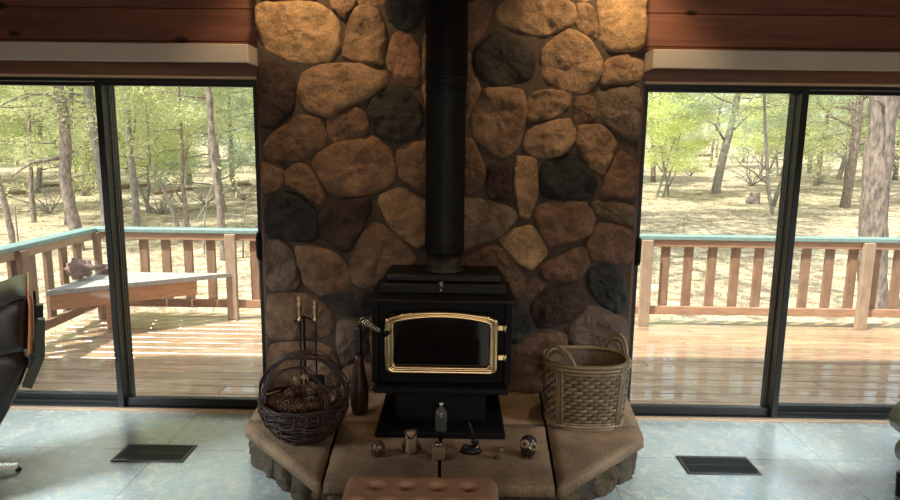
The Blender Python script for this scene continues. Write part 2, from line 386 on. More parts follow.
# wall with the two door openings: boards above the doors, boards at the far sides
w = MB()
zs = [DH+.045, 2.27, 2.455, 2.64, 2.825, ZC]
for a, b in ((-XW, -1.087), (1.087, XW)):
    for i in range(len(zs)-1): w.box(a, b, .0, .12, zs[i], zs[i+1]-.002, .005)
for a, b in ((-XW, -OX-.07), (OX+.07, XW)):
    z = 0
    while z < DH+.04: w.box(a, b, .0, .12, z, min(z+.185, DH+.045)-.002, .005); z += .185
struct('wall_front', w, M['cedar'])
struct('wall_left', MB().box(-XW-.1, -XW, YB, .12, -.1, ZC), M['plaster'])
struct('wall_right', MB().box(XW, XW+.1, YB, .12, -.1, ZC), M['plaster'])
struct('wall_back', MB().box(-XW, XW, YB-.1, YB, -.1, ZC), M['plaster'])
struct('ceiling', MB().box(-XW, XW, YB, .12, ZC, ZC+.1), M['ceiling'])
# eave of the roof that shades the near half of the deck
ev = MB()
ev.add([(-6, -.3, 2.95), (6.5, -.3, 2.95), (6.5, .40, 2.95), (-6, -.08, 2.95), (-6, -.3, 3.1), (6.5, -.3, 3.1), (6.5, .40, 3.1), (-6, -.08, 3.1)],
       [(0, 1, 2, 3)[::-1], (4, 5, 6, 7), (0, 1, 5, 4), (1, 2, 6, 5), (2, 3, 7, 6), (3, 0, 4, 7)], None, False)
struct('roof_eave', ev, M['ceiling'])
struct('roof', MB().box(-6, 6.5, YB-.4, -.3, 2.98, 3.12), M['ceiling'])

# wooden casings
def casing(name, s):
    t = MB()
    xa, xb = (-OX-.07, -JX) if s < 0 else (JX, OX+.07)
    t.box(xa, xb, -.03, .0, DH+.012, DH+.105, .004)
    i0, i1 = (-JX, -1.085) if s < 0 else (1.085, JX)
    t.box(i0, i1, -.055, .12, 0.0, DH+.105, .004)
    o0, o1 = (-OX-.07, -OX) if s < 0 else (OX, OX+.07)
    t.box(o0, o1, -.03, .12, 0, DH+.02, .004)
    struct(name, t, M['cedar_trim'])
casing('trim_1', -1); casing('trim_2', 1)
for i, s in enumerate((-1, 1)):
    xa, xb = (-OX, -JX) if s < 0 else (JX, OX)
    t = MB().box(xa, xb, -.028, .0, DH-.004, DH+.012, .002)  # pale strip: light on the casing's lower edge, put into its colour
    struct('trim_%d' % (i+3), t, M['pale_trim'])
    t = MB().box(xa, xb, -.05, .0, 0.0, .012, .003)
    struct('trim_%d' % (i+5), t, M['pale_trim'])

# white valance boxes above the doors
for s in (-1, 1):
    o = MB()
    xa, xb = (-3.35, -1.09) if s < 0 else (1.095, 3.35)
    z0, z1 = (2.117, 2.215) if s < 0 else (2.113, 2.212)
    o.box(xa, xb, -.30, -.285, z0, z1, .004)
    o.box(xa, xb, -.285, .0, z1-.014, z1, .002)
    xe = xb if s < 0 else xa
    o.box(xe-.014 if s < 0 else xe, xe if s < 0 else xe+.014, -.285, .0, z0, z1-.014, .002)
    e = xa if s < 0 else xb-.014
    o.box(e, e+.014, -.285, .0, z0, z1-.014, .002)
    tag(o.build('valance_box', M['valance']), 'beige painted valance box above the %s sliding door' % ('left' if s < 0 else 'right'), 'valance')

# ------------------------------------------------------------------ sliding doors
def sliding_door(n, s):
    t = thing('door_%d' % n, kind='structure', label=None, cat=None, loc=(s*2.09, 0, 0))
    xa, xb = (-OX, -JX) if s < 0 else (JX, OX)
    f = MB()
    f.box(xa, xb, -.02, .12, DH-.026, DH-.001, .003)
    f.box(xa, xb, -.02, .12, .0, .015, .003)
    f.box(xa, xa+.014, -.02, .12, .022, DH-.026, .003); f.box(xb-.014, xb, -.02, .12, .022, DH-.026, .003)
    f.build('frame', M['bronze_alu'], t)
    tr = MB()
    for y in (.03, .075, .105): tr.box(xa+.02, xb-.02, y, y+.004, .022, .034)
    tr.build('track', M['alu_track'], t)
    xm = s*2.085
    # panel next to the chimney (slides) and the outer panel (fixed)
    for k, (a, b, y0, y1, gy) in enumerate(((xm, s*(JX+.010), .0, .045, .03), (s*(OX-.02), xm+s*.0, .055, .10, .078))):
        lo, hi = min(a, b), max(a, b)
        p = MB()
        sw = .03
        p.box(lo, hi, y0, y1, .018, .07, .003); p.box(lo, hi, y0, y1, DH-.046, DH-.024, .003)
        p.box(lo, lo+sw, y0, y1, .07, DH-.046, .003); p.box(hi-sw, hi, y0, y1, .07, DH-.046, .003)
        fr = p.build('sliding_panel' if k == 0 else 'fixed_panel', M['bronze_alu'], t)
        MB().box(lo+sw-.004, hi-sw+.004, gy, gy+.005, .066, DH-.043).build('glass_pane', M['glass'], fr)
        if k == 0:
            h = MB(); hx = s*(JX+.03)
            h.box(hx-.014, hx+.014, -.022, .0, .98, 1.15, .004)
            h.box(hx-.010, hx+.010, -.05, -.038, 1.0, 1.13, .004); h.box(hx-.009, hx+.009, -.04, -.02, 1.0, 1.02); h.box(hx-.009, hx+.009, -.04, -.02, 1.11, 1.13)
            h.build('handle', M['iron'], fr)
    # interlock stile, deep, with screen-door stile behind it
    st = MB()
    a, b = (xm-.004, xm+.036) if s < 0 else (xm-.036, xm+.004)
    st.box(a, b, -.03, .0, 0.02, DH-.026, .004)
    st.build('interlock_stile', M['bronze_alu'], t)
    sc = MB(); q = .02*(-s)
    for y in (.052, .078, .104):
        sc.box(min(xm, xm-s*.04), max(xm, xm-s*.04), y, y+.014, 0.02, DH-.026, .002)
    sc.build('screen_stile', M['bronze_alu'], t)
    return t
sliding_door(1, -1); sliding_door(2, 1)

# ================================================================== STONE CHIMNEY
YS = -.14
TAN = (.27, .175, .105); BR = (.20, .125, .078); RD = (.175, .105, .068); DK = (.040, .034, .030); DR = (.055, .034, .028); GY = (.165, .12, .09); LT = (.40, .265, .145); BL = (.032, .033, .032)
stones = [
 (LT, [(256,8),(262,3),(290,2),(316,3),(330,11),(338,22),(339,46),(330,60),(310,62),(290,60),(276,54),(265,48),(260,34),(256,20)]),
 (BR, [(258,-6),(290,-8),(316,-7),(320,-2),(300,0),(262,0)]),
 (BR, [(333,-10),(358,-10),(355,4),(348,12),(345,19),(338,12),(331,3)]),
 (BR, [(360,-8),(385,-8),(384,3),(370,5),(358,4)]),
 (TAN,[(356,8),(363,6),(379,10),(386,34),(382,55),(383,64),(366,62),(345,58),(343,55),(346,34),(350,18)]),
 (BL, [(387,-8),(426,-8),(424,15),(412,28),(404,31),(392,23),(387,10)]),
 ((.27,.15,.09), [(400,32),(413,38),(418,47),(421,68),(419,82),(413,86),(396,79),(389,67),(389,49),(393,36)]),
 (TAN,[(423,34),(434,32),(434,112),(426,106),(422,90)]),
 (TAN,[(302,72),(322,65),(366,64),(386,72),(388,84),(370,96),(346,106),(330,117),(304,109),(297,94)]),
 (DR, [(257,62),(274,62),(290,70),(295,88),(292,112),(274,127),(258,126)]),
 (DK, [(382,86),(402,86),(418,104),(423,120),(416,136),(398,142),(378,136),(368,120),(370,100)]),
 (BR, [(298,116),(320,118),(325,136),(322,150),(294,161),(268,160),(264,146),(274,132)]),
 (RD, [(328,118),(358,107),(369,124),(364,134),(334,144),(328,132)]),
 ((.26,.155,.095), [(316,155),(336,144),(372,136),(388,146),(396,168),(391,184),(365,195),(336,196),(327,189),(312,168)]),
 (BR, [(260,162),(277,163),(283,173),(279,187),(266,193),(260,188)]),
 (BR, [(285,173),(293,165),(304,165),(314,176),(325,197),(319,205),(301,191),(287,184)]),
 (BL, [(268,200),(279,191),(298,195),(314,210),(319,226),(317,238),(308,242),(268,239),(264,219)]),
 (DR, [(319,213),(333,203),(368,197),(371,210),(359,232),(348,251),(340,250),(320,235)]),
 (GY, [(267,241),(280,240),(292,253),(299,283),(296,290),(271,290),(266,283)]),
 (BR, [(295,247),(316,247),(337,254),(349,271),(347,288),(337,293),(320,295),(305,284),(298,262)]),
 (BR, [(373,222),(393,232),(413,252),(415,264),(396,268),(383,281),(365,288),(352,282),(350,262),(359,240)]),
 (TAN,[(378,197),(399,188),(418,196),(427,206),(428,244),(416,247),(393,229),(379,206)]),
 (BR, [(396,148),(428,139),(428,196),(414,187),(400,178)]),
 (BR, [(267,295),(299,294),(318,300),(330,311),(334,324),(330,336),(310,339),(268,340)]),
 (BR, [(268,344),(316,343),(330,349),(337,362),(338,392),(268,392)]),
 (GY, [(337,322),(360,321),(368,330),(366,350),(357,362),(344,367),(338,350)]),
 (DK, [(318,294),(340,296),(372,290),(380,300),(378,315),(340,315),(325,306)]),
 (BR, [(343,370),(362,362),(372,365),(374,392),(343,392)]),
 (BR, [(369,318),(384,318),(384,360),(372,358)]),
 (RD, [(463,2),(493,1),(490,16),(482,34),(470,49),(463,50)]),
 (TAN,[(502,3),(516,-5),(562,-5),(573,5),(576,17),(570,26),(542,36),(502,26),(496,15)]),
 (BR, [(463,-12),(500,-12),(495,-3),(464,-2)]),
 (TAN,[(578,3),(592,6),(598,30),(596,38),(588,33),(576,24)]),
 (TAN,[(568,-10),(592,-10),(594,1),(580,0)]),
 (LT, [(598,-8),(646,-8),(648,20),(644,44),(636,50),(612,50),(602,43),(599,20)]),
 (TAN,[(608,60),(628,55),(643,60),(646,74),(640,80),(602,85),(604,70)]),
 (TAN,[(542,48),(570,28),(590,40),(601,58),(602,74),(586,94),(566,90),(543,78)]),
 (DK, [(474,52),(494,32),(530,44),(536,60),(530,80),(494,86),(476,74)]),
 (BR, [(484,88),(524,90),(526,116),(518,148),(502,158),(474,137),(472,116)]),
 (TAN,[(534,92),(570,90),(571,104),(554,116),(528,122),(527,104)]),
 (TAN,[(530,128),(570,118),(576,140),(562,154),(538,158),(523,146)]),
 (BR, [(575,98),(594,97),(596,118),(576,122)]),
 (GY, [(596,92),(638,86),(643,104),(643,144),(618,132),(600,116)]),
 ((.27,.17,.10),[(579,126),(602,126),(617,142),(604,176),(590,165),(577,142)]),
 (RD, [(462,140),(473,140),(485,173),(478,191),(463,194)]),
 (RD, [(463,56),(471,52),(472,72),(480,90),(470,112),(463,130)]),
 (DR, [(488,164),(510,165),(511,200),(488,198)]),
 (TAN,[(516,156),(537,159),(537,198),(528,220),(519,214),(515,186)]),
 (BL, [(541,165),(576,153),(597,183),(591,199),(541,198)]),
 (RD, [(620,150),(641,164),(640,199),(600,195),(609,174)]),
 (GY, [(592,204),(600,201),(638,207),(637,226),(621,223),(600,216)]),
 (RD, [(600,223),(637,230),(636,263),(591,261),(586,243)]),
 (RD, [(537,207),(552,201),(585,201),(595,219),(591,234),(552,247),(544,240),(536,219)]),
 (LT, [(499,240),(513,231),(531,226),(542,240),(547,253),(531,271),(513,258)]),
 (GY, [(462,197),(510,206),(517,218),(504,233),(466,250),(461,250)]),
 (RD, [(466,256),(495,244),(512,257),(525,280),(524,292),(517,300),(500,276),(470,270)]),
 (RD, [(542,265),(583,245),(590,262),(580,277),(559,282),(542,277)]),
 (RD, [(524,293),(535,276),(545,286),(530,300)]),
 (DR, [(529,307),(550,287),(580,283),(589,298),(580,316),(556,325),(538,328)]),
 (BL, [(589,271),(610,263),(622,277),(628,304),(618,314),(601,304),(589,286)]),
 (GY, [(563,328),(592,305),(628,320),(630,352),(575,352)]),
 (BL, [(508,306),(524,304),(532,328),(516,344),(508,340)]),
 (RD, [(516,346),(545,331),(566,334),(570,360),(568,392),(514,392)]),
 (BR, [(574,356),(628,356),(626,392),(574,392)]),
 (BR, [(505,294),(514,300),(512,306),(505,304)]),
]
def chaikin(P, it=2):
    for _k in range(it):
        Q = []; w_ = .22 if _k else .12
        for i in range(len(P)):
            a, b = P[i], P[(i+1) % len(P)]; Q += [a*(1-w_)+b*w_, a*w_+b*(1-w_)]
        P = Q
    return P
def resample(P, n):
    L = [0]
    for i in range(len(P)): L.append(L[-1] + (P[(i+1) % len(P)]-P[i]).length)
    out = []; j = 0
    for k in range(n):
        d = L[-1]*k/n
        while L[j+1] < d: j += 1
        t = (d-L[j])/max(1e-9, L[j+1]-L[j]); out.append(P[j].lerp(P[(j+1) % len(P)], t))
    return out
def stone_bulge(mb, P2, org, U, V, Nn, bulge, col, seed, n=64, rough=.012, grow=0):
    # P2: outline in (u,v) metres
    P2 = resample(chaikin(P2, 2), n)
    cen = sum(P2, Vector((0, 0)))/len(P2)
    P2 = [p+(p-cen).normalized()*grow for p in P2]
    size = sum((p-cen).length for p in P2)/len(P2)
    bulge = min(bulge, size*.42)
    rings = [(1.02, -.03), (1.0, 0), (.985, .38), (.955, .62), (.91, .78), (.85, .88), (.77, .94), (.68, .98), (.58, 1.0), (.48, 1.02), (.38, 1.02), (.28, 1.02), (.18, 1.02), (.08, 1.02)]
    tilt = Vector((math.sin(seed*3.1), math.cos(seed*5.3)))*.10
    vs = []
    for s_, h in rings:
        for p in P2:
            q = cen + (p-cen)*s_
            hh = h*bulge
            if h > 0:
                s3 = Vector((q.x*6, q.y*6, seed*7.7))
                hh += (noise.fractal(s3, .9, 2.1, 5)*rough*1.8 + noise.fractal(Vector((q.x*28, q.y*28, seed)), .8, 2.1, 4)*rough*.45 + tilt.dot(q-cen)*.6 + noise.cell(Vector((q.x*7+noise.noise(s3)*2, q.y*7+noise.noise(s3*1.3), seed)))*rough*.4 - abs(noise.noise(Vector((q.x*11+seed, q.y*13, seed*2.0))))*rough*.9)*min(1, h*1.2)
                hh = max(hh, bulge*(.10+.38*h))
            e = .006*noise.noise(Vector((q.x*30, q.y*30, seed)))
            w_ = org + U*(q.x+e) + V*(q.y+e) + Nn*hh
            vs.append(w_)
    m = len(rings)
    q = cen; vs.append(org + U*q.x + V*q.y + Nn*(bulge*1.02 + noise.fractal(Vector((q.x*6, q.y*6, seed*7.7)), .9, 2.1, 5)*rough*2.0))
    fs = []
    for i in range(m-1):
        for k in range(n): fs.append((i*n+k, i*n+(k+1) % n, (i+1)*n+(k+1) % n, (i+1)*n+k))
    for k in range(n): fs.append(((m-1)*n+k, (m-1)*n+(k+1) % n, m*n))
    mb.add(vs, fs, col)
ch = thing('stone_chimney', 'tall fieldstone chimney wall between the two sliding doors', 'chimney', (0, YS, 0))
sb = MB(); U, V, Nn = Vector((1, 0, 0)), Vector((0, 0, 1)), Vector((0, -1, 0))
for i, (c, P) in enumerate(stones):
    pts = []
    for (px, py) in P:
        q = at(px, py, Y=YS-.012); q.x = max(-1.082, min(1.08, q.x)); pts.append(Vector((q.x, q.z)))
    k = 1 + .12*math.sin(i*2.7)
    stone_bulge(sb, pts, Vector((0, YS+.012, 0)), U, V, Nn, .042, tuple(x*k for x in c), i+1, rough=.0135, grow=.0135)
# courses above the picture's edge
z = 2.62
for r in range(1):
    x = -1.07
    while x < 1.0:
        wd = .2+rnd.random()*.16; x1 = min(x+wd, 1.075)
        if x1-x > .1: stone_bulge(sb, [Vector((x+.01, z)), Vector((x1-.015, z+.01)), Vector((x1-.015, z+.22)), Vector((x+.01, z+.21))], Vector((0, YS+.012, 0)), U, V, Nn, .04, BR, 200+x*10)
        x = x1+.005
sb.build('fieldstones', M['stone'], ch, attr=True)
MB().box(-1.085, 1.085, YS, .3, 0, ZC-.002).build('mortar_bed', M['mortar'], ch)

# ================================================================== HEARTH
HZ = .21
he = thing('hearth', 'raised flagstone hearth projecting under the black wood stove', 'hearth', (0, -.7, 0))
c0, c1, c2, c3 = Vector((-1.052, -.70)), Vector((-.558, -1.252)), Vector((.522, -1.25)), Vector((1.038, -.745))
b0, b3 = Vector((-1.10, -.145)), Vector((1.10, -.145))
ySm = -.60
def onl(a, b, y): t = (y-a.y)/(b.y-a.y); return a.lerp(b, t)
SL, SR = (Vector((-.60, -.145)), Vector((-.532, -1.252))), (Vector((.575, -.145)), Vector((.505, -1.25)))
g = .0055
slabs = [
 [onl(b0, c0, ySm+g), Vector((onl(*SL, ySm).x-g, ySm+g)), Vector((SL[0].x-g, -.145)), b0],
 [c0, c1, Vector((SL[1].x-g, -1.252)), Vector((onl(*SL, ySm).x-g, ySm-g)), onl(b0, c0, ySm-g)],
 [Vector((onl(*SL, ySm).x+g, ySm+g)), Vector((onl(*SR, ySm).x-g, ySm+g)), Vector((SR[0].x-g, -.145)), Vector((SL[0].x+g, -.145))],
 [Vector((SL[1].x+g, -1.252)), Vector((-.012-g, -1.25)), Vector((-.02-g, ySm-g)), Vector((onl(*SL, ySm).x+g, ySm-g))],
 [Vector((-.012+g, -1.25)), Vector((SR[1].x-g, -1.25)), Vector((onl(*SR, ySm).x-g, ySm-g)), Vector((-.02+g, ySm-g))],
 [Vector((SR[1].x+g, -1.25)), c2+Vector((.01, 0)), c3, onl(b3, c3, ySm-g), Vector((onl(*SR, ySm).x+g, ySm-g))],
 [Vector((onl(*SR, ySm).x+g, ySm+g)), onl(b3, c3, ySm+g), b3, Vector((SR[0].x+g, -.145))],
]
for i, P in enumerate(slabs):
    # wander the edge a little, keep it rigid
    Q = []
    for k in range(len(P)):
        a, b = P[k], P[(k+1) % len(P)]; n = max(2, int((b-a).length/.035))
        for j in range(n):
            p = a.lerp(b, j/n); d = noise.noise(Vector((p.x*14, p.y*14, i)))*.006
            cc = sum(P, Vector((0, 0)))/len(P); Q.append(p + (cc-p).normalized()*(abs(d)+.001))
    n = len(Q); cc = sum(Q, Vector((0, 0)))/n
    vs = []; fs = []
    for (s_, zz) in ((1.0, HZ-.052), (1.0, HZ-.008), (.985, HZ), (.7, HZ), (.4, HZ), (.1, HZ)):
        for p in Q:
            q = cc+(p-cc)*s_
            vs.append((q.x, q.y, zz + (noise.noise(Vector((q.x*9, q.y*9, i*3)))*.0022 if zz == HZ else 0) - (.004 if zz < HZ-.02 else 0)*abs(noise.noise(Vector((q.x*40, q.y*40, 2))))))
    for r in range(5):
        for k in range(n): fs.append((r*n+k, r*n+(k+1) % n, (r+1)*n+(k+1) % n, (r+1)*n+k))
    fs += [tuple(range(n))[::-1], tuple(5*n+k for k in range(n))]
    MB().add(vs, fs, None, True).build('flagstone', M['flag'], he)
ins = [Vector((-1.055, -.145)), Vector((-1.015, -.69)), Vector((-.535, -1.205)), Vector((.505, -1.205)), Vector((1.0, -.73)), Vector((1.055, -.145))]
MB().prism([(p.x, p.y) for p in ins], 0, HZ-.053).build('mortar_core', M['mortar'], he)
bs = MB()
for k in range(5):
    a, b = ins[k], ins[k+1]; d = (b-a); Ld = d.length; d.normalize()
    N3 = Vector((d.y, -d.x, 0)); U3 = Vector((d.x, d.y, 0))
    x = .01
    while x < Ld-.06:
        wd = rnd.uniform(.12, .24); x1 = min(x+wd, Ld-.01)
        colr = rnd.choice([(.10, .085, .06), (.15, .11, .07), (.07, .06, .05), (.12, .10, .06)])
        j = lambda: rnd.uniform(-.012, .012)
        stone_bulge(bs, [Vector((x+.006, .005)), Vector((x1-.008+j()*.3, .005)), Vector((x1-.008, .148+j()*.4)), Vector((x+.008, .15))], Vector((a.x, a.y, 0)), U3, Vector((0, 0, 1)), N3, .028, colr, 300+k*9+x, n=36, rough=.02)
        x = x1
bs.build('base_stones', M['stone'], he, attr=True)

# ================================================================== WOOD STOVE
SX = -.022
st = thing('wood_stove', 'black steel wood stove with an arched brass door frame on the hearth', 'stove', (SX, -.45, HZ))
MB().box(-.353, .312, -.80, -.16, HZ, HZ+.034, .006).build('base_plate', M['iron'], st)
MB().box(-.262, .218, -.66, -.2, HZ+.034, .43, .006).build('pedestal', M['iron'], st)
b = MB(); b.box(-.382, .340, -.60, -.17, .43, .885, .006)
b.box(-.388, -.352, -.63, -.58, .44, .885, .004); b.box(.31, .346, -.63, -.58, .44, .885, .004)
b.build('body', M['iron'], st)
MB().box(-.408, .362, -.655, -.16, .883, .902, .005).build('top_plate', M['iron_satin'], st)
b = MB(); b.box(-.362, .325, -.515, -.18, .902, .955, .005); b.box(-.335, .300, -.475, -.18, .955, .995, .01); b.build('convection_top', M['iron_satin'], st)
b = MB(); b.box(-.372, .33, -.70, -.60, .408, .440, .006); b.box(-.36, .32, -.71, -.70, .425, .44, .003); b.build('ash_lip', M['iron_satin'], st)
# brass door frame: a rounded arched ring
YD = -.632
def arch(x0, x1, z0, z1, rise, rc, n=10):
    pts = []
    def arc(cx, cz, a0, a1): 
        for i in range(n+1):
            a = math.radians(a0+(a1-a0)*i/n); pts.append(Vector((cx+rc*math.cos(a), cz+rc*math.sin(a))))
    arc(x0+rc, z0+rc, 180, 270) if rc > 0 else None
    arc(x1-rc, z0+rc, 270, 360)
    arc(x1-rc, z1-rc, 0, 70)
    for i in range(1, 24):
        t = i/24; x = (x1-rc*.7)+(x0+rc*.7-(x1-rc*.7))*t
        pts.append(Vector((x, z1 + rise*(1-(2*t-1)**2))))
    arc(x0+rc, z1-rc, 110, 180)
    return pts
o1, o2 = at(384.5, 373.5, Y=YD-.02), at(499, 318, Y=YD-.02)
i1, i2 = at(394, 365.5, Y=YD-.02), at(489.5, 324, Y=YD-.02)
outer = resample(arch(o1.x, o2.x, o1.z-.002, o2.z, .032, .03), 120)
inner = resample(arch(i1.x, i2.x, i1.z, i2.z, .028, .015), 120)
# align the two rings by angle
def byang(P):
    c = Vector(((o1.x+o2.x)/2, (o1.z+o2.z)/2)); out = []
    A = sorted(((math.atan2(p.y-c.y, p.x-c.x), p) for p in P), key=lambda t: t[0]); return [p for _, p in A]
outer, inner = byang(outer), byang(inner)
def ring_mb(pr):
    mb = MB(); n = 120; vs = []
    for (t, h) in pr:
        for k in range(n):
            p = outer[k].lerp(inner[k], t); vs.append((p.x, YD-h, p.y))
    fs = []
    for i in range(len(pr)-1):
        for k in range(n): fs.append((i*n+k, i*n+(k+1) % n, (i+1)*n+(k+1) % n, (i+1)*n+k))
    mb.add(vs, fs, None, True); return mb
df = ring_mb([(0, 0), (0, .014), (.06, .022), (.2, .028), (.38, .029), (.5, .024), (.56, .020), (.62, .022), (.75, .028), (.88, .025), (.97, .018), (1, .008), (1, 0)]).build('brass_door_frame', M['brass'], st)
MB().box(o1.x+.02, o2.x-.02, YD, -.60, o1.z+.02, o2.z+.015, .003).build('door_plate', M['iron'], st)
gl = MB(); n = 120; cg = sum(inner, Vector((0, 0)))/n
gl.add([(cg.x+(p.x-cg.x)*1.01, YD-.006, cg.y+(p.y-cg.y)*1.01) for p in inner]+[(cg.x, YD-.006, cg.y)], [(k, (k+1) % n, n) for k in range(n)], None, False)
gl.build('door_glass', M['black_glass'], st)
for py in (328, 357.5):
    q = at(502, py, Y=YD-.02); h = MB()
    h.box(q.x-.022, q.x+.022, YD-.026, YD-.012, q.z-.016, q.z+.016, .004); h.tube([(q.x+.014, YD-.03, q.z-.02), (q.x+.014, YD-.03, q.z+.02)], .009, 12)
    h.build('brass_hinge', M['brass'], st)
hd = MB(); a = at(387, 333, Y=YD-.03); c = at(380, 331.5, Y=YD-.09)
hd.tube([a, a+Vector((0, -.03, -.006)), c, at(362, 319.5, Y=YD-.12)], .006, 8); hd.ball(a, .014, 10)
hh = hd.build('door_handle', M['iron'], st)
def coil(p0, p1, r0, r1, turns, wire, n=12):
    p0, p1 = Vector(p0), Vector(p1); ax = (p1-p0).normalized(); u = ax.orthogonal().normalized(); w_ = ax.cross(u); pts = []
    N_ = int(turns*n)
    for i in range(N_+1):
        t = i/N_; a_ = 2*math.pi*turns*t; r = r0+(r1-r0)*math.sin(math.pi*min(1, t*1.15)*.5 if r1 > r0 else t)
        pts.append(p0.lerp(p1, t)+(u*math.cos(a_)+w_*math.sin(a_))*r)
    return MB().tube(pts, wire, 6)
coil(at(379, 331, Y=YD-.09), at(361, 319, Y=YD-.12), .007, .016, 9, .0042).build('spring_grip', M['chrome'], hh)
q = at(440.5, 286, Y=-.53); k = MB().tube([(q.x, -.50, q.z), (q.x, -.56, q.z)], .005, 8).build('air_control', M['iron'], st)
coil((q.x, -.535, q.z-.028), (q.x, -.54, q.z+.028), .005, .013, 4, .004).build('spring_knob', M['chrome'], k)

# stovepipe
PX = at(445.5, 150, Y=-.33).x
sp = thing('stovepipe', 'straight black stovepipe rising from the stove top against the stones', 'stovepipe', (PX, -.33, .997))
zt = at(445, 78, Y=-.44).z; zb = at(445, 255, Y=-.44).z
def wrin(mb, z, r):
    for k in range(56):
        a = 2*math.pi*k/56; mb.tube([(PX+math.cos(a)*r, -.33+math.sin(a)*r, z), (PX+math.cos(a)*r, -.33+math.sin(a)*r, z+.05)], .0022, 4)
u_ = MB().lathe([(.1125, zt), (.1145, zt+.002), (.1145, zt+.012), (.112, zt+.02), (.112, ZC-.001)], (PX, -.33, 0), 48); wrin(u_, zt+.03, .112); u_.build('upper_pipe', M['pipe'], sp)
l_ = MB().lathe([(.107, zb), (.110, zb+.002), (.110, zb+.012), (.1085, zb+.02), (.1085, zt-.012), (.111, zt-.006), (.111, zt)], (PX, -.33, 0), 48); wrin(l_, zb+.025, .1085); wrin(l_, zt-.07, .1085); l_.build('lower_pipe', M['pipe'], sp)
MB().lathe([(.108, .997), (.108, 1.003), (.101, 1.006), (.099, 1.01), (.099, zb)], (PX, -.33, 0), 48).build('collar', M['pipe_collar'], sp)

# ================================================================== FLOOR VENTS
def vent(P, label):
    c = sum((Vector(p) for p in P), Vector((0, 0)))/4
    t = thing('floor_vent', label, 'vent', (c.x, c.y, 0))
    x0, x1, y0, y1 = c.x-.195, c.x+.195, c.y-.1, c.y+.1
    f = MB()
    f.box(x0, x1, y0, y0+.018, 0, .006, .002); f.box(x0, x1, y1-.018, y1, 0, .006, .002); f.box(x0, x0+.018, y0+.018, y1-.018, 0, .006, .002); f.box(x1-.018, x1, y0+.018, y1-.018, 0, .006, .002)
    f.build('rim', M['alu_track'], t)
    s_ = MB()
    k = x0+.022
    while k < x1-.022: s_.box(k, k+.003, y0+.018, y1-.018, .001, .0045); k += .0105
    s_.box(x0+.018, x1-.018, c.y-.002, c.y+.002, .001, .005)
    s_.build('louvres', M['dark_metal'], t)
    MB().box(x0+.018, x1-.018, y0+.018, y1-.018, .0002, .0008).build('duct', M['rubber'], t)
vent([(-1.787, -.691), (-1.779, -.504), (-1.395, -.502), (-1.397, -.699)], 'dark metal floor register in front of the left sliding door')
vent([(1.288, -.524), (1.672, -.534), (1.674, -.73), (1.285, -.723)], 'dark metal floor register in front of the right sliding door')

# ================================================================== OTTOMAN
OZ = .42
ot = thing('tufted_ottoman', 'tan suede button-tufted ottoman in front of the hearth', 'ottoman', (-.07, -1.8, 0))
x0, x1, yb, yf = -.368, .222, -1.53, -2.08
btn = []
for r in range(4):
    for cidx in range(4 if r % 2 == 0 else 5):
        bx = -.242+.1165*cidx - (.058 if r % 2 else 0); btn.append((bx, -1.632-.115*r))
NX, NY = 72, 66; vs = []; fs = []
for j in range(NY+1):
    for i in range(NX+1):
        u, v = i/NX, j/NY; x = x0+(x1-x0)*u; y = yb+(yf-yb)*v
        ed = min(x-x0, x1-x, yb-y, y-yf)
        zz = OZ - .045*(1-min(1, ed/.045))**2.2
        dip = 0
        ds = sorted(math.hypot(x-bx, (y-by)) for bx, by in btn)
        dip = .036*math.exp(-(ds[0]/.020)**2) + 0.007*math.exp(-((ds[1]-ds[0])/.022)**2)*min(1, ed/.05)*max(0, 1-ds[0]/.075)
        zz -= dip
        vs.append((x, y, zz))
for j in range(NY):
    for i in range(NX): a = j*(NX+1)+i; fs.append((a, a+NX+1, a+NX+2, a+1))
tm = MB().add(vs, fs)
per = [i for i in range(NX+1)] + [(j)*(NX+1)+NX for j in range(1, NY+1)] + [NY*(NX+1)+i for i in range(NX-1, -1, -1)] + [j*(NX+1) for j in range(NY-1, 0, -1)]
m_ = len(per); low = [(vs[i][0], vs[i][1], .16) for i in per]; base = len(tm.v); tm.v += low; tm.c += [(1, 1, 1)]*m_
for k in range(m_): tm.f.append((per[k], per[(k+1) % m_], base+(k+1) % m_, base+k)); tm.sm.append(True)
tm.f.append(tuple(base+k for k in range(m_))); tm.sm.append(False)
cu = tm.build('tufted_cushion', M['suede'], ot)
for bx, by in btn:
    MB().ball((bx, by, OZ-.028), .006, 8, (1, 1, .5)).build('button', M['suede'], cu)
for sx in (x0+.05, x1-.05):
    for sy in (yb-.05, yf+.05): MB().tube([(sx, sy, 0), (sx, sy, .17)], [.014, .022], 10).build('leg', M['club'], ot)

# ================================================================== HEARTH ORNAMENTS
def owl_round():
    p = at(378, 455, Z=HZ); x, y = p.x, p.y
    t = thing('owl_figurine', 'small squat brown owl figurine, leftmost ornament on the hearth', 'figurine', (x, y, HZ))
    MB().lathe([(.018, 0), (.030, .006), (.036, .022), (.034, .042), (.026, .062), (.012, .074), (.002, .077)], (x, y, HZ), 20).build('body', M['brown_glaze'], t)
    for s in (-1, 1):
        f = MB().lathe([(.011, 0), (.010, .004), (.002, .005)], (x+s*.012, y-.028, HZ+.050), 14, rot=Matrix.Rotation(math.radians(75), 3, 'X')).build('eye', M['cream'], t)
        MB().ball((x+s*.012, y-.034, HZ+.052), .004, 8).build('pupil', M['eye_black'], f)
    MB().lathe([(.005, 0), (.001, .012)], (x, y-.033, HZ+.044), 8, rot=Matrix.Rotation(math.radians(150), 3, 'X')).build('beak', M['old_brass'], t)
    for s in (-1, 1): MB().ball((x+s*.031, y-.004, HZ+.032), .020, 12, (.4, .9, 1.3)).build('wing', M['grey_fur'], t)
owl_round()
